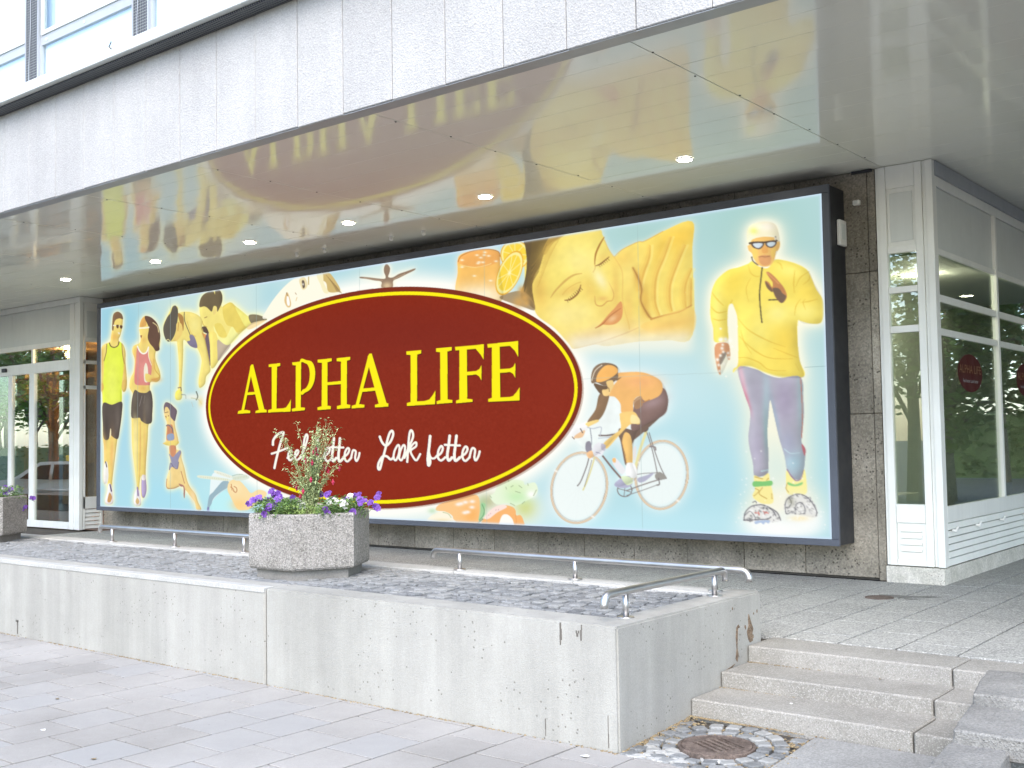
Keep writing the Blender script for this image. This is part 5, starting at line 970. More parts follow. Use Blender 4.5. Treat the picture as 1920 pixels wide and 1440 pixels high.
# ================================================================ PLANTERS
def hexa(c, r, a=2): return [(c[0]+r*math.cos(R(a+60*k)), c[1]+r*math.sin(R(a+60*k))) for k in range(6)]
def planter(label, c):
    t = thing('planter', label, 'planter', (c[0], c[1], BED), 'hexagonal pebble concrete planters')
    part('foot', MB().prism(hexa(c, .435), BED-.01, .775, .01, .01), 'planter_base', t)
    rings = [(.485, .765), (.497, .78), (.500, .80), (.500, 1.190), (.492, 1.202), (.425, 1.202), (.415, 1.19), (.41, 1.12)]
    V = []; F = []
    for r_, z_ in rings:
        for p in hexa(c, r_): V.append((p[0], p[1], z_))
    for q in range(len(rings)-1):
        for k in range(6): F.append((q*6+k, q*6+(k+1) % 6, (q+1)*6+(k+1) % 6, (q+1)*6+k))
    F.append((5, 4, 3, 2, 1, 0)); part('tub', MB().add(V, F), 'planter', t)
    part('soil', MB().prism(hexa(c, .413), 1.0, 1.155), 'soil', t)
    return t
PC = (-7.05, 6.10); PC2 = (-12.98, 6.22)
planter('hexagonal pebble concrete planter with fuchsia in front of the billboard', PC)
planter('hexagonal pebble concrete planter at the left edge in front of the glass entrance', PC2)

def leaf(mb, p, d, l, w, droop=.3):
    """leaf folded along its midrib: six triangles"""
    p = Vector(p); d = Vector(d).normalized(); s_ = d.cross(Vector((random.uniform(-.4, .4), random.uniform(-.4, .4), 1))).normalized(); n = s_.cross(d)
    a = p; t = p+d*l-Vector((0, 0, l*droop)); m1 = p+d*l*.45+n*l*.03
    L = p+d*l*.45+s_*w/2+n*w*.18; Rr = p+d*l*.45-s_*w/2+n*w*.18
    mb.add([a, L, t, m1, Rr], [(0, 1, 3), (1, 2, 3), (0, 3, 4), (3, 2, 4)])
def blossom_mesh(name, mat, r=.034):
    V = [(0, 0, -.022)]; F = []; n = 15
    for k in range(n): t = 2*math.pi*k/n; V.append((.010*math.cos(t), .010*math.sin(t), -.004))
    for k in range(n):
        t = 2*math.pi*k/n; rr = r*(1-.16*(k % 3 == 0)); V.append((rr*math.cos(t), rr*math.sin(t), .006*math.cos(5*t)+.002))
    for k in range(n):
        k2 = (k+1) % n; F.append((0, 1+k2, 1+k)); F.append((1+k, 1+k2, 1+n+k2, 1+n+k))
    me = MB().add(V, F).mesh(name, mat, (0, 0, 0), True); return me
BL = {k: blossom_mesh('blossom', k) for k in ('purple', 'lilac', 'petalwhite')}
def petunias(label, c, half, pts, n, seed, zr=(1.16, 1.305)):
    rg = random.Random(seed); t = thing('petunia_plant', label, 'flowers', (c[0], c[1], 1.155), 'petunias spilling over the planter rims')
    lm = MB(); sm = MB()
    for q in range(n):
        a, b = half(rg); u = rg.uniform(0, 1); z_ = zr[0]+(zr[1]-zr[0])*u
        th = rg.uniform(0, 6.28); el = rg.uniform(-.2, .9)
        leaf(lm, (a, b, z_), (math.cos(th), math.sin(th), el), rg.uniform(.035, .062), rg.uniform(.018, .030), rg.uniform(0, .5))
    part('foliage', lm, 'leaf', t)
    for (x, y, z_, k) in pts:
        for e in range(rg.choice((1, 2, 2, 3))):
            o = link('blossom', BL[k], (x+rg.uniform(-.02, .02), y+rg.uniform(-.02, .02), z_+rg.uniform(-.022, .022)), t)
            dv = Vector((.626+rg.uniform(-.6, .6), -.78+rg.uniform(-.6, .6), rg.uniform(.0, .9))); o.rotation_euler = dv.to_track_quat('Z', 'Y').to_euler(); s_ = rg.uniform(.7, 1.05); o.scale = (s_, s_, s_)
        p0 = Vector((c[0]+(x-c[0])*.6, c[1]+(y-c[1])*.6, 1.15)); sm.tube([p0, (Vector((x, y, z_))+p0)/2+Vector((0, 0, .03)), (x-.01, y+.012, z_-.02)], .0025, 5)
    part('stems', sm, 'leaf', t)
def inhex(c, r, rg, f):
    while True:
        a = rg.uniform(-r, r); b = rg.uniform(-r, r)
        if math.hypot(a, b) < r*.93 and f(a, b): return c[0]+a, c[1]+b
P_, Wt, Li = 'purple', 'petalwhite', 'lilac'
# image-right direction across the planter is (.78, .63)
side = lambda a, b: a*.78+b*.63
petunias('purple petunias spilling over the left part of the planter below the billboard', (-7.24, 5.95), lambda rg: inhex(PC, .49, rg, lambda a, b: side(a, b) < -.10),
         [(-7.446, 5.881, 1.298, Li), (-7.358, 5.929, 1.302, P_), (-7.338, 5.946, 1.349, P_), (-7.306, 5.992, 1.326, Li), (-7.272, 6.091, 1.296, P_), (-7.12, 5.80, 1.29, Li), (-7.07, 5.66, 1.227, P_), (-7.04, 5.67, 1.25, P_), (-7.50, 5.83, 1.25, P_), (-7.40, 5.80, 1.307, Li)], 950, 3)
petunias('purple and white petunias spilling over the right part of the planter below the billboard', (-6.78, 6.22), lambda rg: inhex(PC, .49, rg, lambda a, b: side(a, b) > .12),
         [(-7.02, 6.20, 1.33, P_), (-6.933, 6.200, 1.354, Li), (-6.90, 6.2, 1.286, P_), (-6.834, 6.311, 1.294, P_), (-6.69, 5.95, 1.20, P_), (-6.67, 5.93, 1.222, P_), (-6.83, 6.414, 1.31, P_), (-6.60, 6.16, 1.226, P_), (-6.60, 6.23, 1.288, Li), (-6.60, 6.43, 1.32, P_), (-6.47, 6.24, 1.265, P_), (-6.44, 6.28, 1.232, P_), (-6.50, 6.22, 1.28, P_), (-6.80, 6.33, 1.30, Wt), (-6.67, 6.12, 1.256, Wt), (-6.80, 6.05, 1.266, Wt), (-6.76, 6.1, 1.29, Wt)], 800, 4)
petunias('purple petunias in the planter at the left edge of the photo', (-12.9, 6.3), lambda rg: inhex(PC2, .49, rg, lambda a, b: True),
         [(-12.897, 6.48, 1.29, P_), (-12.844, 6.5, 1.26, P_), (-12.861, 6.45, 1.23, Li), (-12.925, 6.476, 1.312, Wt), (-12.66, 6.66, 1.169, P_), (-12.63, 6.69, 1.149, P_), (-12.70, 6.60, 1.06, P_), (-12.955, 6.4, 1.24, Li), (-13.1, 6.1, 1.3, P_), (-13.2, 6.5, 1.3, Li), (-12.8, 6.1, 1.28, P_)], 1100, 5)
# grey-green tuft in the middle
rg = random.Random(9); tf = thing('bedding_plant', 'low pale green tuft of leaves in the middle of the planter below the billboard', 'plant', (-6.95, 6.0, 1.155))
lm = MB()
for q in range(520):
    a, b = inhex(PC, .44, rg, lambda a, b: -.24 < side(a, b) < .20 and (a*.63-b*.78) > -.12); th = rg.uniform(0, 6.28)
    leaf(lm, (a, b, rg.uniform(1.15, 1.255)), (math.cos(th), math.sin(th), rg.uniform(.1, 1.4)), rg.uniform(.03, .055), rg.uniform(.008, .015), .1)
part('foliage', lm, 'leaf_pale', tf)
# fuchsia
def fuchsia(label, c, tips, seed, dens=1.):
    rg = random.Random(seed); t = thing('fuchsia_shrub', label, 'shrub', (c[0], c[1], 1.155)); sm = MB(); lm = MB(); bl = []
    for tp in tips:
        p0 = Vector((c[0]+rg.uniform(-.03, .03), c[1]+rg.uniform(-.03, .03), 1.14)); p3 = Vector(tp); mid = p0.lerp(p3, .5)+Vector((0, 0, .10)); mid.x = c[0]+(mid.x-c[0])*.55; mid.y = c[1]+(mid.y-c[1])*.55
        pts = []
        for k in range(11): u = k/10; pts.append(p0*(1-u)**2+mid*2*u*(1-u)+p3*u*u+Vector((rg.uniform(-.004, .004), rg.uniform(-.004, .004), 0)))
        sm.tube(pts, [.0045*(1-u/14) for u in range(11)], 5)
        for k in range(2, 11):
            for e in range(int(9*dens) if k < 7 else 5):
                th = rg.uniform(0, 6.28); base = pts[k]+Vector((rg.uniform(-.02, .02), rg.uniform(-.02, .02), rg.uniform(-.02, .02)))
                leaf(lm, base, (math.cos(th), math.sin(th), rg.uniform(-.3, .7)), rg.uniform(.022, .044), rg.uniform(.010, .020), rg.uniform(.1, .6))
        if rg.random() < .42:
            for e in range(rg.choice((1, 1, 2))): k = rg.choice((6, 7, 8, 9)); bl.append(pts[k]+Vector((rg.uniform(-.045, .045), rg.uniform(-.045, .045), -rg.uniform(.02, .06))))
    part('stems', sm, 'fuchsia_stem', t); part('foliage', lm, 'fuchsia_leaf', t)
    me = MB().ring([(.001, .028), (.005, .022), (.006, .012), (.013, .004), (.015, -.004), (.009, -.008), (.007, -.02), (.001, -.026)], (0, 0, 0), 7).mesh('blossom', 'crimson')
    for p in bl: link('blossom', me, p, t)
def tips_for(c, seed):
    rg = random.Random(seed); T = []
    for q in range(34):
        z_ = rg.choice([rg.uniform(1.78, 1.95), rg.uniform(1.6, 1.85), rg.uniform(1.38, 1.65)]); r_ = {0: .26, 1: .25}.get(0 if z_ > 1.75 else 1)*rg.uniform(.25, 1.0); th = rg.uniform(0, 6.28)
        T.append((c[0]+r_*math.cos(th), c[1]+r_*math.sin(th), z_))
    return T
FC = (-7.07, 6.12)
fuchsia('upright fuchsia shrub with hanging crimson flowers in the planter below the billboard', FC, tips_for(FC, 21)+[(-7.28, 5.93, 1.86), (-7.25, 5.95, 1.83), (-6.95, 6.2, 1.95), (-6.93, 6.21, 1.93), (-6.88, 6.25, 1.87), (-7.13, 6.03, 1.92), (-6.84, 6.27, 1.79), (-7.24, 5.98, 1.57), (-6.88, 6.2, 1.5), (-6.85, 6.28, 1.62)], 22)
FC2 = (-13.08, 6.2)
fuchsia('sparse fuchsia shrub in the planter at the left edge of the photo', FC2, tips_for(FC2, 31)[:22], 32, .7)

# ================================================================ STONE WALL, BILLBOARD
sw_ = thing('stone_wall', 'dark brown porous stone clad wall behind the billboard', 'wall', (-10.7, YW, TZ))
part('backing', MB().box((-17.49, YW+.045, TZ), (-3.89, YW+.35, SZ+.3)), 'crack', sw_)
xj = [-3.96, -4.704]
while xj[-1] > -17.3: xj.append(max(xj[-1]-.6735, -17.49))
zj = [TZ+.022, 1.965, 3.34, SZ-.004]
for a in range(len(xj)-1):
    for b in range(3):
        dy = random.uniform(-.003, .003)
        part('stone_slab', MB().cbox((xj[a+1]+.003, YW+dy, zj[b]+.003), (xj[a]-.003, YW+.04, zj[b+1]-.003), .004), 'tuff', sw_)
for b in range(3): part('stone_slab', MB().cbox((-3.957, YW-.006, (TZ+.002 if b == 0 else zj[b]+.003)), (-3.885, YW+.15, zj[b+1]-.003), .005), 'tuff', sw_)
part('flashing', MB().box((-4.1, YW-.03, SZ-.03), (-3.9, YW-.007, SZ-.004)), 'dark', sw_)

SX0, SX1, SZ0, SZ1 = -16.95, -4.262, .776, 4.09
SHEET_W, SHEET_H = SX1-SX0, SZ1-SZ0; OVAL = (6.3626, 1.7438, 3.4635, 1.4329)
YS = 10.12
bb = thing('billboard', 'huge backlit ALPHA LIFE advertising light box on the stone wall', 'billboard', (-10.6, YS, .715))
part('housing', MB().cbox((-17.06, YS+.012, .715), (-4.19, YW-.012, 4.168), .004), 'boxdark', bb)
part('frame_bar', MB().cbox((-17.063, YS-.006, .712), (-4.187, YS+.03, SZ0-.002), .003), 'boxfront', bb)
part('frame_bar', MB().cbox((-17.063, YS-.006, SZ1+.002), (-4.187, YS+.03, 4.172), .003), 'boxfront', bb)
part('frame_bar', MB().cbox((-17.063, YS-.006, SZ0), (SX0-.002, YS+.03, SZ1), .003), 'boxfront', bb)
part('frame_bar', MB().cbox((SX1+.002, YS-.006, SZ0), (-4.187, YS+.03, SZ1), .003), 'boxfront', bb)
ART = draw_sheet()
xs_ = np.linspace(SX0, SX1, AW); zs_ = np.linspace(SZ1, SZ0, AH)
XX, ZZ = np.meshgrid(xs_, zs_)
co = np.stack([XX+10.6, np.zeros_like(XX), ZZ-.715], -1).reshape(-1, 3).astype(np.float32)
ii = (np.arange(AH-1)[:, None]*AW+np.arange(AW-1)[None]).ravel()
quads = np.stack([ii, ii+AW, ii+AW+1, ii+1], 1).astype(np.int32)
me = bpy.data.meshes.new('printed_sheet'); me.vertices.add(len(co)); me.vertices.foreach_set('co', co.ravel()); me.loops.add(quads.size); me.loops.foreach_set('vertex_index', quads.ravel())
me.polygons.add(len(quads)); me.polygons.foreach_set('loop_start', np.arange(0, quads.size, 4, dtype=np.int32)); me.polygons.foreach_set('loop_total', np.full(len(quads), 4, dtype=np.int32)); me.update()
ca_ = me.color_attributes.new('ink', 'FLOAT_COLOR', 'POINT')
A_ = ART.reshape(-1, 3); A_ = np.where(A_ <= .04045, A_/12.92, ((A_+.055)/1.055)**2.4); ca_.data.foreach_set('color', np.c_[A_, np.ones(len(A_))].astype(np.float32).ravel())
me.materials.append(MT['print']); link('printed_sheet', me, (-10.6, YS, .715), bb)
# junction box on the light box's end, small lamp box on the stone above it
jb = thing('junction_box', 'small white junction box on the right end of the billboard', 'junction box', (-4.17, 10.36, 3.70))
part('box', MB().cbox((-4.186, 10.28, 3.60), (-4.15, 10.44, 3.85), .006), 'sensor', jb); part('label_plate', MB().box((-4.1495, 10.31, 3.66), (-4.147, 10.40, 3.81)), 'panelgrey', jb)
wl = thing('wall_sensor', 'tiny white sensor box on the stone wall beside the billboard top', 'sensor', (-4.0, 10.47, 4.0))
part('box', MB().cbox((-4.09, 10.45, 4.0), (-4.02, 10.497, 4.05), .008), 'sensor', wl); part('lens', MB().cbox((-4.07, 10.443, 4.01), (-4.04, 10.45, 4.04), .003), 'panelgrey', wl)

# ================================================================ UPPER BUILDING: facade, soffit, windows
bu = thing('building', 'upper storeys clad in white aggregate panels overhanging the terrace', 'building', (-8, 8, SZ))
part('wall', MB().box((-30, 6.10, SZ+.06), (8, 24, 9.5)), 'panelgrey', bu)
FY = 5.80
x = -3.62+.535*18; q = 0
while x > -24:
    dy = random.uniform(-.002, .002); dz = random.uniform(-.004, .004)
    part('facade_panel', MB().cbox((x-.535+.0028, FY+dy, 4.305+dz), (x-.0028, FY+.13, 5.365), .006), 'facade', bu); x -= .535
xs2 = [5.8, 3.3, .95, -1.40, -3.81, -6.20, -8.58, -10.42, -12.18, -14.4, -16.7, -19.0, -21.3]
rows = [5.975]
while rows[-1] < 10.4: rows.append(rows[-1]+.340)
def soffit_row(y0, y1, cols):
    for a, b in cols:
        o = link('soffit_panel', MB().cbox((a-(a+b)/2+.0015, -(y1-y0)/2+.0012, 0), ((b-a)/2-.0015, (y1-y0)/2-.0012, .02), .0012).mesh('soffit_panel', 'soffit'), ((a+b)/2, (y0+y1)/2, SZ), bu)
        s_ = .0016 if b < -8 else .0007
        o.rotation_euler = (random.gauss(0, s_), random.gauss(0, s_*.5), 0)
for r_ in range(len(rows)-1): soffit_row(rows[r_], rows[r_+1], [(xs2[k+1]+.002, xs2[k]-.002) for k in range(len(xs2)-1)])
y = rows[-1]
while y < 17.5: soffit_row(y, y+.332, [(-3.34, -1.402), (-1.398, .9), (.904, 3.2)]); y += .332
part('soffit_trim', MB().cbox((-24, 5.966, SZ-.004), (5.5, 5.9735, SZ+.05), .001), 'winframe', bu)
part('panel_underside', MB().box((-24, FY+.132, 4.308), (8, 5.965, 4.335)), 'winframe', bu)
part('underside_shade_strip', MB().box((-24, FY+.012, 4.300), (8, FY+.131, 4.304)), 'winframe', bu)  # grey strip added under the panels; its tone stands in for underside shade
sc = MB()                                                 # screw heads beside the cross joints
for xx in xs2[2:11]:
    for k in range(7): sc.ring([(.0, -.004), (.007, -.004), (.009, 0)], (xx+random.uniform(-.03, .03), 6.3+k*.62, SZ-.001), 8)
part('screw_head', sc, 'dark', bu, kind='stuff')
xs3 = [-24, -15.2, -12.6, -9.95, -7.3, -4.6, -1.9, .8, 3.5, 8]
for k in range(len(xs3)-1): part('sill', MB().cbox((xs3[k]+.002, 5.60, 5.385), (xs3[k+1]-.002, 6.05, 5.495), .006), 'sill', bu)
part('shaded_bird_net', MB().box((-24, 5.66, 5.366), (8, FY+.16, 5.3835)), 'net', bu)  # netting strip; its dark base also stands in for shade under the sill
hk = MB().tube([(-9.2, 5.585, 5.52), (-9.19, 5.575, 5.50), (-9.21, 5.57, 5.47), (-9.19, 5.58, 5.45)], .006, 6); part('hook', hk, 'dark', bu)
x = -11.25-2.065*5
for k in range(11):
    x0 = x; x1 = x+1.785; 
    wf = MB().box((x0-.02, 6.0, 6.085), (x1+.02, 6.06, 6.19)).box((x0, 5.99, 5.495), (x0+.03, 6.05, 6.085)).box((x1-.03, 5.99, 5.495), (x1, 6.05, 6.085))
    fr = part('window', wf, 'winframe', bu)
    part('sash', MB().box((x0+.02, 5.985, 6.191), (x1-.02, 6.03, 6.235)).box((x0+.02, 5.985, 6.235), (x0+.06, 6.03, 7.6)).box((x1-.06, 5.985, 6.235), (x1-.02, 6.03, 7.6)), 'sill', fr)
    part('pane', MB().box((x0+.03, 6.015, 5.5), (x1-.03, 6.022, 6.084)).box((x0+.06, 6.005, 6.236), (x1-.06, 6.012, 7.6)), 'glass_sky', fr)
    part('glare_blind', MB().box((x0+.03, 6.04, 5.5), (x1-.03, 6.05, 6.084)).box((x0+.22, 6.04, 6.236), (x1-.06, 6.05, 7.6)), 'glare_blind', fr)
    part('rivet', MB().tube([(x0+.12, 5.999, 6.13), (x0+.12, 5.992, 6.13)], .014, 8).tube([(x0+.12+.75, 5.999, 6.13), (x0+.12+.75, 5.992, 6.13)], .014, 8), 'sensor', fr)
    pn = part('net_panel', MB().box((x1+.02, 5.97, 5.495), (x1+.26, 6.02, 7.6)), 'net', bu)
    part('edge_strip', MB().box((x1+.0, 5.965, 5.495), (x1+.018, 6.03, 7.6)).box((x1+.262, 5.965, 5.495), (x1+.279, 6.03, 7.6)), 'winframe', pn)
    part('cord', MB().tube([(x1+.12, 5.96, 7.5), (x1+.125, 5.962, 6.3), (x1+.10, 5.96, 5.9), (x1+.11, 5.955, 5.62)], .0035, 5), 'winframe', pn)
    x += 2.065
# downlights
lamps = [(-5.068, 8.92), (-7.442, 8.87), (-9.507, 8.84), (-11.339, 8.84), (-13.455, 8.86), (-15.866, 8.88), (-18.9, 8.87)]
names = ['rightmost', 'second from the right', 'third from the right', 'fourth from the right', 'fifth from the right', 'leftmost', 'one past the left edge']
for q, (x, y) in enumerate(lamps):
    t = thing('downlight', 'lit round downlight in the glossy soffit, %s of the row' % names[q], 'downlight', (x, y, SZ-.012), 'lit downlights in the soffit')
    part('trim_ring', MB().ring([(.068, .006), (.068, -.004), (.076, -.006), (.082, -.003), (.082, .009)], (x, y, SZ-.010), 28, True), 'sensor', t, True)
    part('lamp', MB().ring([(.0, -.009), (.04, -.008), (.067, -.002), (.067, .006)][::-1], (x, y, SZ-.012), 24), 'lamp', t)
for q, (x, y, nm) in enumerate([(-9.76, 9.79, 'third'), (-9.22, 9.81, 'rightmost'), (-11.53, 9.77, 'leftmost'), (-11.02, 9.81, 'second')]):
    t = thing('ceiling_spot', 'small unlit white knob on the soffit above the billboard, %s of four%s' % (nm, '' if nm in ('leftmost', 'rightmost') else ' from the left'), 'ceiling fitting', (x, y, SZ-.01), 'small unlit fittings on the soffit')
    part('base', MB().ring([(.0, -.008), (.03, -.008), (.034, 0)], (x, y, SZ-.001), 16), 'sensor', t); part('head', MB().ring([(.001, -.058), (.018, -.052), (.026, -.036), (.024, -.016), (.012, -.006)], (x, y, SZ-.002), 14), 'sensor', t, True)

# ================================================================ SHOPFRONT ON THE RIGHT
XR = -3.35
sf = thing('shopfront', 'white framed glass shopfront turning the corner right of the billboard', 'shopfront', (XR, YW, TZ))
part('plinth', MB().cbox((-3.88, YW-.03, TZ-.02), (XR+.012, YW+.2, .515), .004).cbox((XR-.3, YW+.2, TZ-.02), (XR+.012, 18, .515), .004), 'plinth', sf)
FB, FT = .525, SZ-.005
def vb(mb, x0, x1, z0, z1, y=YW, d=.03, t=.07): mb.cbox((x0, y-d, z0), (x1, y-d+t, z1), .003)
fm = MB()
for x0, x1, d in ((-3.878, -3.845, .0), (-3.845, -3.775, .018), (-3.50, -3.43, .018), (-3.43, -3.395, .004)):
    o = MB(); vb(o, x0+.001, x1-.001, FB, FT-.0, d=d); part('jamb', o, 'white', sf)
part('corner_post', MB().cbox((-3.394, YW-.028, FB-.002), (XR+.022, YW+.05, FT), .004), 'white', sf)
for z0, z1 in ((4.115, FT-.0), (3.49, 3.555), (3.105, 3.165), (2.725, 2.79), (.925, 1.10), (FB, .585)):
    o = MB(); vb(o, -3.773, -3.502, z0, z1, d=.012); part('rail_bar', o, 'white', sf)
part('infill_panel', MB().cbox((-3.774, YW+.01, 3.555), (-3.501, YW+.03, 4.115), .002), 'white', sf)
o = MB(); o.cbox((-3.745, YW+.0, 3.60), (-3.53, YW+.009, 4.07), .003); part('raised_field', o, 'panelgrey', sf)
for z0, z1 in ((3.165, 3.49), (2.79, 3.105), (1.10, 2.725)): part('pane', MB().box((-3.774, YW+.016, z0), (-3.501, YW+.024, z1)), 'glass', sf)
part('vent_plate', MB().cbox((-3.774, YW+.008, .585), (-3.501, YW+.02, .925), .002), 'white', sf)
for k in range(4):
    zc = .66+k*.062; part('louvre', MB().add([(-3.74, YW+.006, zc+.048), (-3.54, YW+.006, zc+.048), (-3.54, YW-.018, zc), (-3.74, YW-.018, zc), (-3.74, YW+.006, zc+.004), (-3.54, YW+.006, zc+.004)], [(0, 3, 2, 1), (3, 4, 5, 2), (0, 4, 3), (1, 2, 5)]), 'white', sf)
# long side along the passage
def sb(y0, y1, z0, z1, d=.02, t=.06): return MB().cbox((XR+d-t, y0, z0), (XR+d, y1, z1), .003)
yms = [YW+.075, 12.50, 14.50, 16.5]
for k, ym in enumerate(yms):
    if k: part('mullion', sb(ym-.03, ym+.03, 1.08, 4.10, .03), 'white', sf)
part('mullion', sb(YW+.05, YW+.10, FB, 4.10, .018), 'white', sf)
part('rail_bar', sb(YW+.052, 17.9, 4.10, 4.20, .014), 'white', sf); part('rail_bar', sb(YW+.05, 17.9, 4.20, FT, .034), 'winframe', sf)
for k in range(3):
    a = yms[k]+.031; b = yms[k+1]-.031
    part('infill_panel', sb(a, b, 3.51, 4.099, -.005, .03), 'panelgrey', sf)
    for z0, z1 in ((3.45, 3.508), (3.0, 3.07), (2.685, 2.75)): part('rail_bar', sb(a, b, z0, z1, .016), 'white', sf)
    for z0, z1 in ((3.071, 3.449), (2.751, 2.999), (1.081, 2.684)): part('pane', MB().box((XR-.008, a-.01, z0), (XR, b+.01, z1)), 'glass', sf)
part('rail_bar', sb(YW+.102, 17.9, .93, 1.08, .018), 'white', sf)
zz = [.525, .60, .665, .73, .795, .86, .929]
for k in range(6): part('louvre', MB().add([(XR+.0, YW+.102, zz[k]), (XR+.02-.004*(k == 0), YW+.102, zz[k]+.004), (XR+.004, YW+.102, zz[k+1]-.012), (XR-.02, YW+.102, zz[k+1]-.004), (XR+.0, 17.9, zz[k]), (XR+.02, 17.9, zz[k]+.004), (XR+.004, 17.9, zz[k+1]-.012), (XR-.02, 17.9, zz[k+1]-.004)], [(0, 1, 2, 3), (7, 6, 5, 4), (0, 4, 5, 1), (1, 5, 6, 2), (2, 6, 7, 3), (3, 7, 4, 0)]), 'white', sf)
part('louvre_backing', MB().box((XR-.05, YW+.1, .52), (XR-.03, 17.9, .94)), 'winframe', sf)
for yy in (10.72, 11.45, 12.3, 13.2): part('clip', MB().tube([(XR+.018, yy, .855), (XR+.05, yy+.01, .850), (XR+.055, yy+.05, .88)], .012, 8), 'sensor', sf)
part('interior', MB().box((-4.75, YW+.4, TZ), (-4.65, 18, SZ)).box((-6.4, 17.9, TZ), (XR-.1, 18, SZ)).box((-6.4, YW+.36, TZ), (-3.9, YW+.4, SZ)), 'room', sf)
part('interior_floor', MB().box((-6.4, YW+.1, TZ), (XR-.1, 17.9, TZ+.02)), 'roomfloor', sf)
part('display_shelf', MB().cbox((-4.6, YW+.5, TZ+.02), (XR-.85, 12.4, 1.12), .01), 'room', sf)
sl2 = bpy.data.lights.new('shop_lamp', 'POINT'); sl2.energy = 9; sl2.color = (1, .93, .82); sl2.shadow_soft_size = .1; so2 = bpy.data.objects.new('shop_lamp', sl2); C.objects.link(so2); so2.location = (-4.0, 12.3, 3.35)
part('interior_ceiling', MB().box((-6.4, YW+.4, 3.52), (XR-.07, 17.9, 3.58)), 'room', sf)
def ellipse(mb, c, ry, rz, x0, x1, n=36):
    V = [(x0, c[0]+ry*math.cos(2*math.pi*k/n), c[1]+rz*math.sin(2*math.pi*k/n)) for k in range(n)]+[(x1, c[0]+ry*math.cos(2*math.pi*k/n), c[1]+rz*math.sin(2*math.pi*k/n)) for k in range(n)]
    return mb.add(V, [tuple(range(n, 2*n)), tuple(range(n-1, -1, -1))]+[(k, (k+1) % n, n+(k+1) % n, n+k) for k in range(n)])
def words(txt, size, wx=1.):
    cu = bpy.data.curves.new('lettering', 'FONT'); cu.body = txt; cu.size = size; cu.align_x = 'CENTER'; cu.align_y = 'CENTER'; cu.space_character = 1.05
    o = bpy.data.objects.new('tmp', cu); C.objects.link(o); dg = bpy.context.evaluated_depsgraph_get(); me = bpy.data.meshes.new_from_object(o.evaluated_get(dg)); bpy.data.objects.remove(o); bpy.data.curves.remove(cu)
    for v in me.vertices: v.co.x *= wx
    return me
def sticker(parent, c, ry, rz, face):
    """oval shop sticker; face 'x' looks along +X, face 'y' looks along -Y"""
    if face == 'x':
        s_ = part('window_sticker', ellipse(MB(), c, ry, rz, XR+.0015, XR+.0035), 'maroon', parent); Mx = lambda dz: Matrix(((0, 0, 1, XR+.005), (1, 0, 0, c[0]), (0, 1, 0, c[1]+dz), (0, 0, 0, 1)))
    else:
        mb = ellipse(MB(), (c[0], c[1]), ry, rz, 0, .002); mb.v = [(y, face+.031-x, z) for x, y, z in mb.v]; mb.f = [f[::-1] for f in mb.f]
        s_ = part('window_sticker', mb, 'maroon', parent); Mx = lambda dz: Matrix(((1, 0, 0, c[0]), (0, 0, -1, face+.0285), (0, 1, 0, c[1]+dz), (0, 0, 0, 1)))
    for txt, sz, dz, mt in (('ALPHA LIFE', rz*.62, rz*.18, 'stickergold'), ('Feel better Look better', rz*.26, -rz*.42, 'stickerwhite')):
        me = words(txt, sz, 1.15 if sz > rz*.4 else 1.); me.transform(Mx(dz)); me.materials.append(MT[mt]); loc = W0[parent.name]; me.transform(Matrix.Translation(-loc)); link('lettering', me, loc, s_)
sticker(sf, (11.51, 2.36), .40, .19, 'x'); sticker(sf, (13.62, 2.36), .40, .19, 'x')
for q, (x, y, lb) in enumerate([(-4.2, 12.3, 'lit downlight inside the shop behind the first side window'), (-4.25, 14.6, 'lit downlight further back inside the shop on the right')]):
    t = thing('interior_downlight', lb, 'downlight', (x, y, 3.52)); part('trim_ring', MB().ring([(.07, .0), (.07, -.008), (.095, -.008), (.1, 0)], (x, y, 3.518), 20, True), 'sensor', t); part('lamp', MB().ring([(.0, -.004), (.069, -.004), (.069, .0)][::-1], (x, y, 3.517), 20), 'lamp', t)

# ================================================================ GLASS ENTRANCE ON THE LEFT
YD = 10.08
en = thing('glass_entrance', 'white framed glass entrance doors left of the billboard', 'entrance', (-19, YD, TZ))
def eb(x0, x1, z0, z1, d=.0, t=.07): return MB().cbox((x0, YD-d, z0), (x1, YD-d+t, z1), .003)
for x0, x1, d in ((-17.87, -17.80, .0), (-17.80, -17.70, .02), (-17.70, -17.60, .008), (-17.60, -17.50, .025)): part('jamb', eb(x0, x1-.001, TZ, SZ-.10, d), 'white', en)
for x0, x1 in ((-19.22, -19.05), (-19.98, -19.85), (-21.3, -21.17), (-23.2, -23.05)): part('mullion', eb(x0, x1, TZ+.12, 3.10, .01), 'white', en)
part('cornice', MB().cbox((-24, YD-.035, SZ-.10), (-17.49, YD+.03, SZ-.004), .004).cbox((-17.56, YD+.031, SZ-.10), (-17.49, YW-.02, SZ-.004), .004), 'white', en)
part('rail_bar', eb(-24, -17.871, 3.10, 3.285, .012), 'white', en); part('rail_bar', eb(-24, -17.871, 3.535, 3.62, .008), 'white', en); part('threshold', eb(-24, -17.871, TZ, .485, .006), 'white', en)
for x0, x1 in ((-19.10, -17.872), (-21.1, -19.17), (-24, -21.17)): part('pane', MB().box((x0+.02, YD+.02, 3.286), (x1-.02, YD+.028, 3.534)), 'glass_door', en)
part('mullion', eb(-19.17, -19.11, 3.286, 3.534, .0), 'white', en)
for x0, x1 in ((-19.90, -17.871), (-24, -19.905)): part('infill_panel', eb(x0+.002, x1-.002, 3.622, SZ-.102, -.012, .03), 'panelgrey', en)
for x0, x1 in ((-19.05, -17.871), (-19.85, -19.22), (-21.17, -19.98), (-23.05, -21.3)): part('pane', MB().box((x0, YD+.02, .486), (x1, YD+.028, 3.099)), 'glass_door', en)
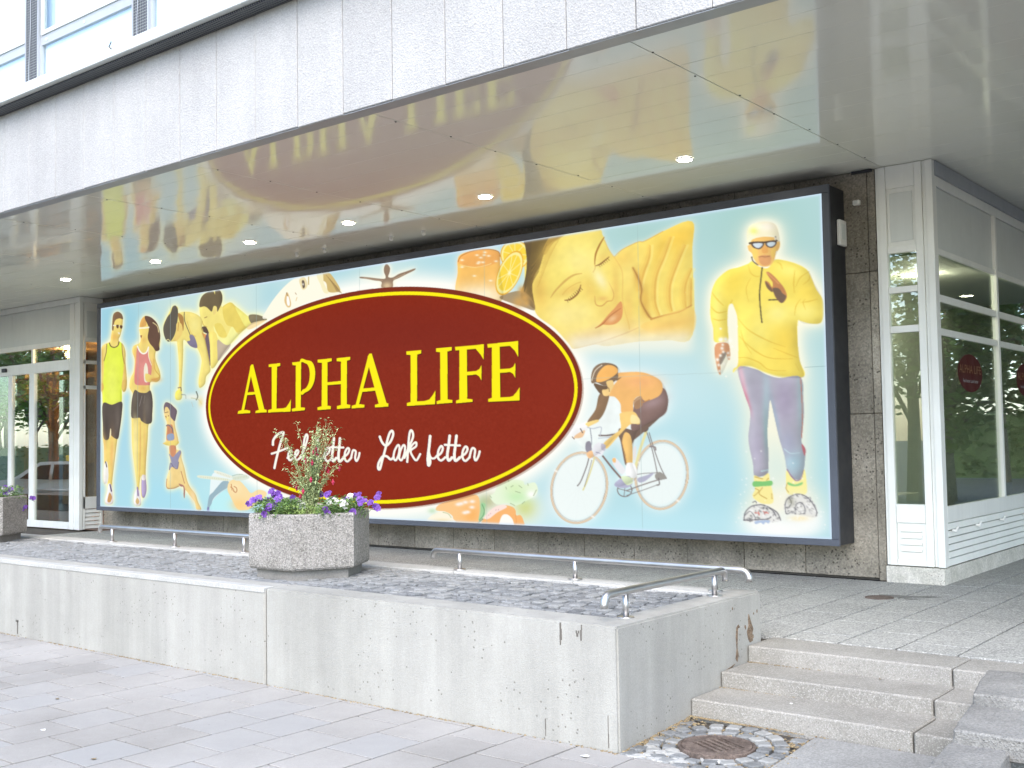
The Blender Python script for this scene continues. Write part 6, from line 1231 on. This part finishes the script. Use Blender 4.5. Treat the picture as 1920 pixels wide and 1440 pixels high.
part('door_sensor', MB().cbox((-20.17, YD-.05, 3.17), (-20.02, YD-.013, 3.24), .008), 'dark', en)
sticker(en, (-19.30, 2.33), .62, .30, YD+.0); 
# narrow return beside the stone wall
def rb(z0, z1, y0=YD+.06, y1=YW-.006, d=0.): return MB().cbox((-17.56, y0, z0), (-17.50+d, y1, z1), .003)
part('rail_bar', rb(3.57, SZ-.101), 'white', en); part('infill_panel', rb(3.64, 4.10, YD+.10, YW-.05, .006), 'panelgrey', en)
for z0, z1 in ((3.19, 3.25), (2.76, 2.82), (.72, .92)): part('rail_bar', rb(z0, z1), 'white', en)
part('jamb', rb(.37, 3.569, YW-.05), 'white', en); part('jamb', rb(.37, 3.569, YD+.06, YD+.09), 'white', en)
for z0, z1 in ((3.251, 3.569), (2.821, 3.189), (.921, 2.759)): part('pane', MB().box((-17.532, YD+.09, z0), (-17.524, YW-.05, z1)), 'glass_door', en)
for k in range(5): part('louvre', MB().add([(-17.53, YD+.09, .38+k*.067), (-17.495, YD+.09, .385+k*.067), (-17.53, YD+.09, .44+k*.067), (-17.53, YW-.05, .38+k*.067), (-17.495, YW-.05, .385+k*.067), (-17.53, YW-.05, .44+k*.067)], [(0, 1, 2), (5, 4, 3), (0, 3, 4, 1), (1, 4, 5, 2), (2, 5, 3, 0)]), 'white', en)
part('interior_wall', MB().box((-26, 14.5, TZ), (-17.0, 14.6, SZ)).box((-17.62, YW+.2, TZ), (-17.52, 14.5, SZ)), 'wood', en)
part('interior_floor', MB().box((-26, YD+.1, TZ), (-17.0, 14.5, TZ+.015)), 'roomfloor', en)
part('interior_ceiling', MB().box((-26, YD+.1, 3.66), (-17.56, 14.5, 3.72)), 'wood', en)
wf = MB()
for x0 in (-18.12, -19.6, -20.7): wf.cbox((x0, 10.7, TZ), (x0+.10, 10.8, 3.3), .004)
for z0 in (2.70, 3.02): wf.cbox((-21, 10.71, z0), (-18.03, 10.79, z0+.09), .004)
wf.cbox((-21.3, 10.9, TZ), (-20.05, 11.0, 3.2), .004)
part('wooden_frame', wf, 'wood', en)
part('counter', MB().cbox((-20.9, 12.2, TZ), (-18.3, 12.8, 1.45), .01), 'roomfloor', en)
for q, (x, y, lb) in enumerate([(-18.3, 11.2, 'lit downlight just inside the glass entrance'), (-19.9, 11.2, 'lit downlight inside the entrance further left')]):
    t = thing('interior_downlight', lb, 'downlight', (x, y, 3.66)); part('trim_ring', MB().ring([(.07, .0), (.07, -.008), (.095, -.008), (.1, 0)], (x, y, 3.658), 20, True), 'sensor', t); part('lamp', MB().ring([(.0, -.004), (.069, -.004), (.069, .0)][::-1], (x, y, 3.657), 20), 'lamp', t)
    pl_ = bpy.data.lights.new('room_lamp', 'POINT'); pl_.energy = 38; pl_.color = (1, .72, .42); pl_.shadow_soft_size = .08; po = bpy.data.objects.new('room_lamp', pl_); C.objects.link(po); po.location = (x, y, 3.55)

# ================================================================ LITTER
for nm, lb, x, y, z, s_ in [('paper_scrap', 'crumpled white paper scrap on the paving near the wall corner', -3.60, 5.08, .002, .03), ('paper_scrap', 'small white paper disc on the paving at the lower left', -6.67, 3.60, .002, .022), ('paper_scrap', 'tiny white scrap lying on the lowest step', -2.92, 6.26, .157, .012), ('dry_leaf', 'small dry leaf on the paving at the bottom left', -5.82, 3.44, .002, .022), ('dry_leaf', 'dark dry leaf on the paving in front of the left wall length', -7.41, 4.10, .002, .02), ('dry_leaf', 'pale dry leaf on the middle step', -2.56, 6.76, .256, .016)]:
    mb = MB(); n = 7; pts = [(x+s_*random.uniform(.6, 1.1)*math.cos(6.283*k/n), y+s_*random.uniform(.5, 1)*math.sin(6.283*k/n), z+random.uniform(.001, s_*.35)) for k in range(n)]; mb.add(pts+[(x, y, z+s_*.25)], [(k, (k+1) % n, n) for k in range(n)])
    solo(nm, mb, 'paper' if nm == 'paper_scrap' else 'moss', (x, y, z), lb, 'litter', 'litter on paving and steps')

# ================================================================ STREET BEHIND THE CAMERA (seen in the glass)
def tree(x, y, h, r, seed, label, mat='tree_leaf', n=2600):
    rg = random.Random(seed); t = thing('street_tree', label, 'tree', (x, y, 0), 'trees along the street'); tm = MB(); lm = MB()
    tm.tube([(x, y, -.1), (x+.05, y, h*.25), (x+rg.uniform(-.2, .2), y+rg.uniform(-.2, .2), h*.6), (x, y, h*.85)], [.22, .17, .11, .03], 8)
    cl = []
    for k in range(16):
        th = rg.uniform(0, 6.28); rr = r*rg.uniform(.25, .9); zc = h*rg.uniform(.38, .95); rr *= math.sqrt(max(.1, 1-((zc/h-.6)/.45)**2)); c = Vector((x+rr*math.cos(th), y+rr*math.sin(th), zc)); cl.append((c, r*rg.uniform(.28, .42)))
        tm.tube([(x, y, h*rg.uniform(.25, .5)), Vector((x, y, h*.5)).lerp(c, .6), c], [.07, .045, .015], 5)
    for q in range(n):
        c, cr = rg.choice(cl); d = Vector((rg.gauss(0, 1), rg.gauss(0, 1), rg.gauss(0, .8))).normalized()*cr*rg.random()**.4; p = c+d; th = rg.uniform(0, 6.28)
        a = Vector((math.cos(th), math.sin(th), rg.uniform(-.5, .5)))*rg.uniform(.08, .16); b = a.cross(Vector((rg.uniform(-1, 1), rg.uniform(-1, 1), 1))).normalized()*rg.uniform(.07, .12); lm.quad(p, a, b)
    part('trunk', tm, 'bark', t); part('crown', lm, mat, t)
sp_ = [(-34, -3.5, 8, 3.0), (-39.5, -4.2, 9, 3.4), (-45, -3.6, 8, 3.1), (-50, -5, 10, 3.6), (-31, 1.2, 6, 2.2), (-55, -7, 9, 3.5), (-42, -9, 10, 3.6), (-36, .5, 7, 2.6)]
for q, (x, y, h, r_) in enumerate(sp_): tree(x, y, h, r_, 100+q, ['rounded', 'tall', 'broad', 'wide-crowned', 'small', 'far', 'large', 'slim'][q]+' leafy street tree seen reflected in the entrance glass', 'tree_leaf' if q % 2 else 'tree_leaf_dark')
sp_ = [(-.5, 27, 8, 3.0), (3.0, 31, 9, 3.4), (.8, 37, 9, 3.4), (6.5, 36, 9, 3.4), (5, 44, 10, 4), (-1.8, 33, 7, 2.6), (10, 40, 9, 3.5), (1.2, 25, 5, 2.3), (4.6, 27, 6, 2.6), (-.6, 42, 9, 3.6), (2.6, 23, 4, 1.9), (13, 47, 10, 4), (9, 30, 7, 2.9)]
for q, (x, y, h, r_) in enumerate(sp_): tree(x, y, h, r_, 200+q, ['nearest', 'tall', 'broad', 'open-crowned', 'tallest', 'small', 'far right', 'low bushy', 'mid-height', 'distant', 'shrubby', 'farthest', 'outer'][q]+' leafy tree in the courtyard seen reflected in the side shop windows', 'tree_leaf' if q % 2 else 'tree_leaf_dark')
sp_ = [(-10.5, -9.5, 8, 3.0), (-14, -12, 9, 3.3), (-6.5, -13, 9, 3.2), (-18, -9, 8, 3)]
for q, (x, y, h, r_) in enumerate(sp_): tree(x, y, h, r_, 300+q, ['near', 'bushy', 'right-hand', 'left-hand'][q]+' street tree across the road seen reflected in the narrow shop window', 'tree_leaf')
hd = MB(); rg = random.Random(77)
for q in range(5000):
    p = (rg.uniform(-60, -28), -2.5+rg.uniform(-.5, .5)-(0), rg.uniform(.1, 1.9)); th = rg.uniform(0, 6.28); a = Vector((math.cos(th), math.sin(th), rg.uniform(-.5, .5)))*.07; b = a.cross(Vector((rg.uniform(-1, 1), rg.uniform(-1, 1), 1))).normalized()*.06; hd.quad(p, a, b)
h2 = MB()
for q in range(4500):
    p = (rg.uniform(-2.5, 16), 46+rg.uniform(-.5, .5), rg.uniform(.1, 2.6)); th = rg.uniform(0, 6.28); a = Vector((math.cos(th), math.sin(th), rg.uniform(-.5, .5)))*.12; b = a.cross(Vector((rg.uniform(-1, 1), rg.uniform(-1, 1), 1))).normalized()*.10; h2.quad(p, a, b)
h3 = thing('hedge', 'dark hedge closing the courtyard behind the trees, seen in the side windows', 'hedge', (7, 46, 0)); part('foliage', h2, 'tree_leaf_dark', h3); part('core', MB().box((-2.5, 45.8, 0), (16, 46.4, 2.5)), 'tree_leaf_dark', h3)
he = thing('hedge', 'dark green clipped hedge along the street seen reflected in the entrance glass', 'hedge', (-44, -2.5, 0)); part('foliage', hd, 'tree_leaf_dark', he); part('core', MB().box((-60, -2.8, 0), (-28, -2.2, 1.8)), 'tree_leaf_dark', he)

def car(x, y, rot):
    t = thing('parked_taxi', 'pale estate taxi with roof sign seen reflected in the entrance glass', 'car', (0, 0, 0))
    prof = [(-2.3, .35), (-2.36, .75), (-2.28, .98), (-2.05, 1.42), (-1.7, 1.48), (.2, 1.46), (.95, 1.02), (1.9, .92), (2.25, .72), (2.28, .35)]
    def shell(mb, P, y0, y1, iny=0., top=None):
        n = len(P); V = []
        for yy, s_ in ((y0, 1), (y1, -1)):
            for px, pz in P: V.append((px, yy+s_*(iny*max(0, (pz-.95)/.5)), pz))
        mb.add(V, [tuple(range(n)), tuple(range(2*n-1, n-1, -1))]+[(k, n+k, n+(k+1) % n, (k+1) % n) for k in range(n)])
    b = MB(); shell(b, prof, -.85, .85, .16); part('body', b, 'carpaint', t)
    g = MB()
    for s_ in (-1, 1):
        for q in ([(-2.0, 1.0), (-1.88, 1.36), (-1.15, 1.39), (-1.15, 1.0)], [(-1.05, 1.0), (-1.05, 1.39), (-.2, 1.39), (-.2, 1.0)], [(-.1, 1.0), (-.1, 1.39), (.18, 1.37), (.72, 1.03)]):
            V = [(px, s_*(-.856+.16*max(0, (pz-.95)/.5)), pz) for px, pz in q]; V2 = [(a, c*.97, d) for a, c, d in V]; g.add(V+V2, [(0, 1, 2, 3), (7, 6, 5, 4), (0, 4, 5, 1), (1, 5, 6, 2), (2, 6, 7, 3), (3, 7, 4, 0)])
    g.add([(-2.285, -.66, 1.0), (-2.285, .66, 1.0), (-2.09, .60, 1.38), (-2.09, -.60, 1.38), (-2.2, -.66, 1.0), (-2.2, .66, 1.0), (-2.0, .6, 1.38), (-2.0, -.6, 1.38)], [(0, 3, 2, 1), (4, 5, 6, 7), (0, 1, 5, 4), (1, 2, 6, 5), (2, 3, 7, 6), (3, 0, 4, 7)])
    g.add([(.97, -.66, 1.05), (.97, .66, 1.05), (.30, .60, 1.42), (.30, -.60, 1.42), (.9, -.6, 1.0), (.9, .6, 1.0), (.25, .5, 1.38), (.25, -.5, 1.38)], [(0, 1, 2, 3), (7, 6, 5, 4), (0, 4, 5, 1), (1, 5, 6, 2), (2, 6, 7, 3), (3, 7, 4, 0)])
    part('windows', g, 'carglass', t)
    for wx in (-1.4, 1.4):
        for s_ in (-1, 1):
            wh = part('wheel', MB().tube([(wx, s_*.70, .32), (wx, s_*.88, .32)], .32, 24), 'rubber', t); part('rim', MB().tube([(wx, s_*.882, .32), (wx, s_*.895, .32)], .2, 16), 'steel', wh)
    for s_ in (-1, 1): part('tail_light', MB().cbox((-2.37, s_*.76-.08, .72), (-2.25, s_*.76+.08, 1.0), .01), 'red', t)
    part('number_plate', MB().cbox((-2.385, -.26, .62), (-2.35, .26, .74), .004), 'paper', t); part('bumper', MB().cbox((-2.42, -.86, .36), (-2.2, .86, .56), .03), 'carpaint', t)
    part('roof_sign', MB().cbox((-.45, -.28, 1.47), (-.25, .28, 1.62), .02), 'yellow', t)
    t.location = (x, y, -.05); t.rotation_euler = (0, 0, rot); return t
car(-28.0, 4.6, R(150))
